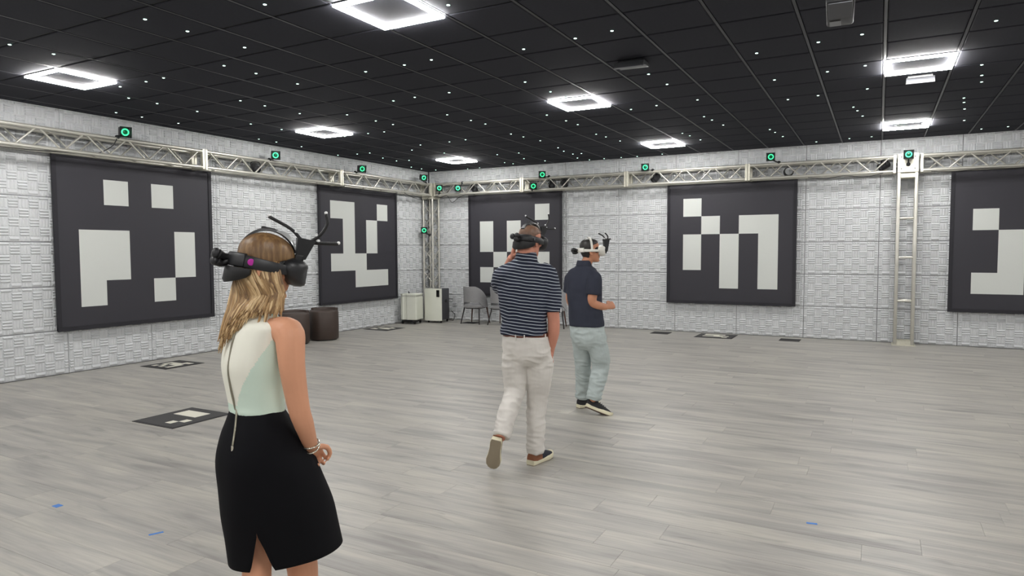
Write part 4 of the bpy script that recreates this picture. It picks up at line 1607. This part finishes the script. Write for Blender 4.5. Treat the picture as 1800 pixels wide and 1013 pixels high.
    bm.to_mesh(so.data); bm.free()
    md = so.modifiers.new('thickness', 'SOLIDIFY')
    md.thickness = .004
    md.offset = -1
    so['label'] = 'fitted black pencil skirt with a back slit'
    # ---- exposed zip down the back
    zp = []
    for v_, ph in ((556, -80), (575, -80), (600, -80), (625, -79), (650, -78), (680, -77), (700, -76)):
        c, a, bb = ring_at(L(450, v_, 2.52).z)
        x_ = DEG(ph)
        zp.append(c + R * (a + .003) * math.cos(x_) + F * (bb + .003) * math.sin(x_))
    for v_, ph in ((712, -74), (724, -70), (740, -66), (762, -62), (784, -60)):
        z = L(450, v_, 2.48).z
        best = min(range(m_), key=lambda i: abs(C[i].z - z))
        x_ = DEG(ph)
        kk = .008 if v_ < 730 else .003
        zp.append(C[best] + Rs * (AB[best].x + kk) * math.cos(x_) + Fs * (AB[best].y + kk) * math.sin(x_))
    MB().tube(zp, [.0042] * len(zp), 8, sub=4).build('back_zip', M['zip_metal'], e, smooth=True)
    MB().box(zp[-1] + Vector((0, 0, -.008)), (.010, .010, .022), bevel=.003).build('zip_pull', M['silver'], e)
    # ---- bracelets
    for k, (f_, tlt) in enumerate(((.93, .2), (.985, -.3))):
        p = eR.lerp(wR, f_)
        d = (wR - eR).normalized()
        q = d.to_track_quat('Z', 'Y').to_matrix().to_4x4()
        MB().torus(.033, .0035, 26, 8, 0, Matrix.Translation(p) @ q @ Matrix.Rotation(tlt, 4, 'X')).build('bracelet', M['silver'], e, smooth=True)
    # ---- long blond hair
    hb = MB()

    def hoff(p):
        up = p.z > .028
        back = p.y < .040 and p.z > -.10
        return .009 if (up or back) else -.014
    hb.rings(head_rings(hoff, 32), 0, hd)
    HX = Vector((1, 0, 0)); HY = Vector((0, 1, 0))
    px_ = 2.55 / FPX
    trunk(hb, [(L(458, 478, 2.575), HX * 36 * px_, HY * .045), (L(456, 500, 2.57), HX * 37 * px_, HY * .040), (L(448, 520, 2.56), HX * 35 * px_, HY * .034), (L(434, 538, 2.55), HX * 27 * px_, HY * .026),
               (L(415, 560, 2.535), HX * 16 * px_, HY * .018), (L(403, 582, 2.535), HX * 8 * px_, HY * .010)], 28, 2.0)
    cap = remeshed('hair', hb, .005, 2, HAIR_BLOND, e)
    rr = random.Random(11)
    lk = MB()

    def lock(p0, mid, end, r):
        lk.tube([p0, p0.lerp(mid, .5) + Vector((0, -.006, .004)), mid, mid.lerp(end, .5) + Vector((rr.uniform(-.003, .003), rr.uniform(-.004, .002), .0)), end],
                [r * .7, r, r, r * .9, r * .22], 7, sub=5)
    for k in range(330):
        t = (k + rr.random()) / 330                  # 0: near the cheek, 1: round the far side of the nape
        ang = DEG(66 + 152 * t)
        zz = rr.uniform(-.030, .025)
        o_ = rr.uniform(0, .008)
        p0 = hd @ Vector((math.sin(ang) * (.078 + o_), math.cos(ang) * (.098 + o_) - .003, zz))
        mid = L(499 - 93 * t + rr.uniform(-2.5, 2.5), 516 + 12 * t + rr.uniform(-6, 6), 2.525 - .02 * math.sin(t * 3.1) + .030 * t)
        if t < .5:       # falls onto the near shoulder
            k_ = t / .5
            end = L(497 - 66 * k_ + rr.uniform(-3, 3), 546 + 10 * k_ + rr.uniform(-9, 7) + (24 if rr.random() < .07 else 0), 2.515 - .030 * k_ + rr.uniform(-.005, .006))
        else:            # down the back, swinging to the left
            k_ = (t - .5) / .5
            end = L(431 - 46 * k_ ** .8 + rr.uniform(-3, 4), 564 + 52 * k_ + rr.uniform(-22, 6), 2.490 + .045 * k_)
        lock(p0, mid, end, rr.uniform(.0045, .0075))
    lo = lk.build('hair_locks', HAIR_BLOND, cap, smooth=True)
    tag(e, 'woman in cream sleeveless top and black pencil skirt with long blond hair, nearest the viewer', 'person', 'people wearing VR headsets')
    headset('black VR headset with a magenta side button on the blond woman', W @ hd @ Matrix.Scale(1.0, 4), 'magenta')


# ------------------------------------------------------------------ the man in the striped shirt
def striped_man():
    root_loc = at(922, 700, 5.23); root_loc.z = 0
    e = empty('person', root_loc, (0, 0, YAW))
    W = Matrix.Translation(root_loc) @ Matrix.Rotation(YAW, 4, 'Z')
    L = local_maker(root_loc)
    D = 5.23
    R, F = axes(DEG(14))
    hd = head_frame(L(931, 424, D), DEG(42), DEG(8))
    b = MB()
    add_head(b, hd)
    b.tube([hd @ Vector((0, -.026, -.02)), hd @ Vector((0, -.036, -.08)), L(926, 452, D - .02), L(925, 464, D - .02)], [.064, .066, .066, .060], 16, sub=3)
    trunk(b, [(L(924, 460, D), R * .060, F * .050), (L(921, 474, D), R * .17, F * .085), (L(920, 500, D), R * .17, F * .10), (L(921, 540, D), R * .15, F * .11), (L(922, 585, D), R * .15, F * .115), (L(925, 625, D), R * .15, F * .12)])
    sR, eR, wR = L(960, 486, D - .02), L(973, 560, D - .05), L(968, 612, D + .0)
    b.tube([L(945, 478, D), sR, L(968, 520, D - .04), eR, L(973, 585, D - .04), wR, L(966, 626, D + .03)], [.055, .062, .054, .047, .046, .033, .030], 16, sub=4)
    hand(b, frame_to(wR, L(966, 634, D + .06) - wR, -R), -1, (.15, .2, .2), .03, .2)
    sL, eL, wL = L(882, 488, D + .02), L(882, 508, D + .33), L(900, 452, D + .10)
    b.tube([L(898, 480, D), sL, L(880, 500, D + .17), eL, L(890, 480, D + .22), wL], [.055, .060, .054, .046, .044, .031], 16, sub=4)
    hand(b, frame_to(wL, L(907, 424, D + .05) - wL, L(880, 440, D + .05) - L(930, 440, D + .05)), 1, (.35, .45, .4), .06, .3)
    hR, kR, aR = L(945, 635, D), L(943, 705, D + .03), L(940, 786, D - .03)
    b.tube([hR, kR, L(941, 745, D), aR], [.085, .058, .055, .040], 14, sub=4)
    hL, kL, aL = L(906, 635, D), L(904, 690, D - .02), L(879, 770, D - .30)
    b.tube([hL, kL, L(892, 730, D - .18), aL], [.085, .058, .055, .040], 14, sub=4)
    tR = on_floor(L, 962, 805)
    b.tube([aR, Vector((aR.x, aR.y, .06)), Vector((aR.x, aR.y, .05)) * .45 + tR * .55], [.036, .028, .02], 12, sub=2)
    tL = L(871, 812, D - .36)
    b.tube([aL, aL.lerp(tL, .25) + Vector((0, .045, 0)), aL.lerp(tL, .7) + Vector((.01, .05, 0))], [.036, .026, .018], 12, sub=2)
    remeshed('body', b, .0052, 3, M['skin_man'], e)
    # hair: cropped
    hb = MB()
    hb.rings(head_rings(lambda p: .0035 if (p.z > .05 + .25 * max(0, p.y) or (p.y < -.02 and p.z > -.035)) else -.012, 28), 0, hd)
    remeshed('cropped_hair', hb, .005, 2, HAIR_BROWN, e)
    # ---- polo shirt
    t = MB()
    trunk(t, [(L(924, 451, D - .01), R * .076, F * .074), (L(923, 458, D - .01), R * .100, F * .084), (L(920, 466, D), R * .158, F * .100), (L(918, 478, D), R * .196, F * .112), (L(919, 500, D), R * .206, F * .126), (L(920, 530, D), R * .192, F * .135),
              (L(921, 560, D), R * .178, F * .140), (L(921, 580, D), R * .182, F * .146), (L(921, 588, D), R * .184, F * .146)], 36, 2.2)
    t.tube([L(948, 474, D), L(961, 484, D - .01), L(969, 512, D - .03), L(972, 548, D - .045)], [.072, .082, .078, .070], 18, sub=4)
    t.tube([L(900, 477, D), L(884, 487, D + .02), L(880, 499, D + .13), L(881, 505, D + .24)], [.074, .082, .076, .068], 18, sub=4)
    sh = remeshed('polo_shirt', t, .0065, 3, STRIPE_M, e, cloth_fold(.009, 5, 13, 1))
    sh['label'] = 'navy polo shirt with thin white stripes'
    cr = []
    for v_, a, bb, dz in ((458, .088, .082, 0), (447, .080, .078, .004), (445, .075, .074, .006), (449, .072, .070, .0), (457, .074, .072, 0)):
        c = L(925, v_, D - .02)
        cr.append([c + R * a * math.cos(x) + F * bb * math.sin(x) + Vector((0, 0, dz - .016 * max(0, math.sin(x)))) for x in [2 * math.pi * j / 32 for j in range(32)]])
    MB().rings(cr, cap=False).build('shirt_collar', STRIPE_M, e, smooth=True)
    MB().box(L(986, 546, D - .13), (.008, .02, .03), bevel=.003).build('sleeve_tag', M['marker_white'], e)
    # ---- belt
    br = []
    for v_ in (584.5, 590.5):
        c = L(924, v_, D)
        br.append([c + R * .178 * math.cos(x) + F * .142 * math.sin(x) for x in [2 * math.pi * j / 40 for j in range(40)]])
    br += [[q + (c - q) * .03 for q in br[1]], [q + (c - q) * .03 for q in br[0]]]
    MB().rings(br + [br[0]], cap=False).build('belt', M['belt_brown'], e, smooth=True)
    # ---- chinos
    t = MB()
    trunk(t, [(L(924, 589.5, D), R * .176, F * .140), (L(924, 600, D), R * .182, F * .148), (L(926, 616, D), R * .184, F * .150), (L(927, 630, D), R * .170, F * .135), (L(927, 641, D), R * .125, F * .095)], 32, 2.3)
    t.tube([L(946, 622, D), L(948, 640, D), L(947, 668, D + .01), L(944, 706, D + .04), L(942, 750, D), L(941, 797, D - .03)], [.098, .104, .096, .080, .068, .062], 20, sub=5)
    t.tube([L(905, 622, D), L(906, 640, D), L(906, 664, D), L(904, 692, D - .03), L(891, 732, D - .20), L(881, 769, D - .30)], [.098, .104, .096, .080, .068, .060], 20, sub=5)
    ch_ = remeshed('chinos', t, .0065, 3, M['khaki'], e, trouser_fold(5))
    for px_, py_ in ((906, 590), (921, 590), (958, 590)):
        c = L(924, py_, D)
        a = (px_ - 924) / 228.5
        y_ = -.146 * math.sqrt(max(0, 1 - (a / .19) ** 2))
        MB().box(Vector((c.x + a, c.y + y_ - .004, c.z)), (.010, .006, .045), bevel=.002).build('belt_loop', M['khaki'], e)
    # welt pocket seam at the back
    # ---- shoes
    hRp = on_floor(L, 932, 819)
    shoe(e, 'navy knit shoe with tan heel and cream sole', hRp, tR, Vector((0, 0, 1)), M['shoe_navy'], M['sole_cream'], M['sole_tread'], .30, .108, M['shoe_tan'])
    hLp = L(872, 775, D - .36); tLp = L(866, 815, D - .26)
    shoe(e, 'raised rear shoe showing its cream sole', hLp, tLp, Vector((.18, .95, .25)), M['shoe_navy'], M['sole_cream'], M['sole_tread'], .29, .112, M['shoe_tan'])
    tag(e, 'man in navy and white striped polo and khaki trousers walking away, hand raised to headset', 'person', 'people wearing VR headsets')
    headset('black VR headset on the man in the striped polo', W @ hd, 'black')


def on_floor(L, u, v):
    p = on_z(u, v, 0)
    d = (p - CAM).dot(Vector((-math.sin(YAW), math.cos(YAW), 0)))
    q = L(u, v, d)
    q.z = 0
    return q


# ------------------------------------------------------------------ the man in the navy polo
def navy_man():
    D = 6.90
    root_loc = at(1034, 650, D); root_loc.z = 0
    e = empty('person', root_loc, (0, 0, YAW))
    W = Matrix.Translation(root_loc) @ Matrix.Rotation(YAW, 4, 'Z')
    L = local_maker(root_loc)
    R, F = axes(DEG(44))
    hd = head_frame(L(1037, 441, D), DEG(78), DEG(-2))
    b = MB()
    add_head(b, hd)
    b.tube([hd @ Vector((0, -.016, -.04)), hd @ Vector((0, -.030, -.10)), L(1029, 466, D), L(1027, 474, D)], [.050, .054, .060, .075], 16, sub=3)
    trunk(b, [(L(1027, 470, D), R * .08, F * .07), (L(1025, 483, D), R * .155, F * .085), (L(1026, 505, D), R * .155, F * .10), (L(1028, 540, D), R * .14, F * .11), (L(1031, 570, D), R * .14, F * .115), (L(1035, 600, D), R * .145, F * .12)])
    sR, eR, wR = L(1043, 491, D - .12), L(1041, 531, D - .15), L(1066, 540, D - .07)
    b.tube([L(1034, 485, D - .06), sR, L(1042, 512, D - .15), eR, L(1050, 537, D - .13), wR], [.052, .058, .052, .045, .044, .031], 16, sub=4)
    yd = L(1078, 536, D - .02) - wR
    hand(b, frame_to(wR + yd.normalized() * .008, yd, Vector((.1, -1, .35))), -1, (.9, 1.0, .7), .04, .7)
    sL, eL, wL = L(1007, 491, D + .10), L(1003, 530, D + .14), L(1018, 556, D + .28)
    b.tube([L(1016, 485, D + .05), sL, L(1004, 512, D + .12), eL, wL], [.052, .056, .050, .044, .030], 14, sub=4)
    yl = L(1026, 566, D + .36) - wL
    hand(b, frame_to(wL + yl.normalized() * .008, yl, R * -1), 1, (.4, .5, .4), .05, .4)
    hR, kR, aR = L(1047, 596, D - .06), L(1055, 640, D - .02), L(1041, 706, D - .10)
    b.tube([hR, kR, L(1048, 672, D - .08), aR], [.080, .056, .052, .038], 14, sub=4)
    hL, kL, aL = L(1022, 598, D + .07), L(1024, 642, D + .14), L(1022, 703, D + .22)
    b.tube([hL, kL, L(1023, 672, D + .18), aL], [.080, .056, .052, .038], 14, sub=4)
    toeR = L(1061, 733, D - .12); toeR.z = .003
    heelR = L(1029, 716, D - .12)
    b.tube([aR, aR.lerp(heelR, .4) + Vector((.02, 0, 0)), heelR.lerp(toeR, .6) + Vector((0, 0, .045))], [.036, .030, .02], 12, sub=2)
    heelL = on_floor(L, 1016, 718); toeL = heelL + (F * .8 + R * .2).normalized() * .28
    b.tube([aL, Vector((aL.x, aL.y, .06)), heelL.lerp(toeL, .6) + Vector((0, 0, .05))], [.036, .030, .02], 12, sub=2)
    remeshed('body', b, .0052, 3, M['skin_tan'], e)
    MB().ball(hd @ Vector((0, .0975, -.0665)), (.006, .018, .007), 12).build('lips', M['lip'], e, smooth=True)
    hb = MB()

    def hoff(p):
        top = p.z > .058 + .35 * max(0, p.y - .02)
        back = p.y < -.022 and p.z > -.075
        side = p.y < .012 and p.z > .012
        return .009 if (top or back or side) else -.014
    hb.rings(head_rings(hoff, 32), 0, hd)
    remeshed('short_hair', hb, .005, 2, HAIR_BLACK, e)
    # ---- polo
    t = MB()
    trunk(t, [(L(1026, 465.5, D), R * .074, F * .068), (L(1026, 469, D), R * .098, F * .082), (L(1025, 475, D), R * .152, F * .100), (L(1025, 487, D), R * .190, F * .115), (L(1026, 505, D), R * .196, F * .130), (L(1028, 530, D), R * .186, F * .140), (L(1030, 555, D), R * .184, F * .148), (L(1031.5, 571.5, D), R * .190, F * .154), (L(1031.5, 573, D), R * .184, F * .15)], 36, 2.2)
    t.tube([L(1036, 483, D - .05), L(1044, 490, D - .12), L(1044, 504, D - .15), L(1043, 518, D - .155)], [.068, .080, .078, .073], 18, sub=4)
    t.tube([L(1013, 483, D + .05), L(1006, 490, D + .10), L(1003, 503, D + .12), L(1002, 514, D + .13)], [.068, .078, .076, .072], 18, sub=4)
    remeshed('polo_shirt', t, .0065, 3, M['navy_cloth'], e, cloth_fold(.008, 5, 9, 2))
    cr = []
    for v_, a, bb, dz in ((467, .088, .080, 0), (460.5, .076, .070, .004), (459, .071, .066, .006), (462, .067, .062, 0), (466, .070, .066, 0)):
        c = L(1027, v_, D)
        cr.append([c + R * a * math.cos(x) + F * bb * math.sin(x) + Vector((0, 0, dz - .055 * max(0, math.sin(x)))) for x in [2 * math.pi * j / 32 for j in range(32)]])
    MB().rings(cr, cap=False).build('shirt_collar', M['navy_cloth'], e, smooth=True)
    # ---- jeans
    t = MB()
    trunk(t, [(L(1031.5, 568, D), R * .170, F * .138), (L(1032.5, 582, D), R * .178, F * .150), (L(1035, 595, D), R * .180, F * .156), (L(1036, 605, D), R * .160, F * .138), (L(1036, 613, D), R * .11, F * .10)], 32, 2.3)
    t.tube([L(1046, 600, D - .06), L(1054, 622, D - .05), L(1056, 645, D - .03), L(1049, 675, D - .09), L(1043, 703, D - .11)], [.104, .098, .084, .076, .070], 20, sub=5)
    t.tube([L(1024, 600, D + .06), L(1024, 622, D + .09), L(1025, 645, D + .13), L(1024, 675, D + .18), L(1023, 699, D + .21)], [.104, .094, .080, .070, .064], 20, sub=5)
    remeshed('jeans', t, .0065, 3, M['pale_denim'], e, trouser_fold(8))
    n_ = (toeR - heelR).normalized()
    upv = Vector((0, 0, 1)) - n_ * n_.z
    shoe(e, 'black low sneaker with white sole, heel lifted', heelR, toeR, upv + Vector((0, .25, 0)), M['shoe_black'], M['sole_cream'], M['sole_brown'], .285, .10, laces=M['shoe_black'])
    shoe(e, None, heelL, toeL, Vector((0, 0, 1)), M['shoe_black'], M['sole_cream'], M['sole_brown'], .285, .10, laces=M['shoe_black'])
    tag(e, 'man in plain navy polo and pale jeans facing right, white headset on', 'person', 'people wearing VR headsets')
    headset('white VR headset with black prongs on the man in the navy polo', W @ hd, 'white')


woman()
striped_man()
navy_man()
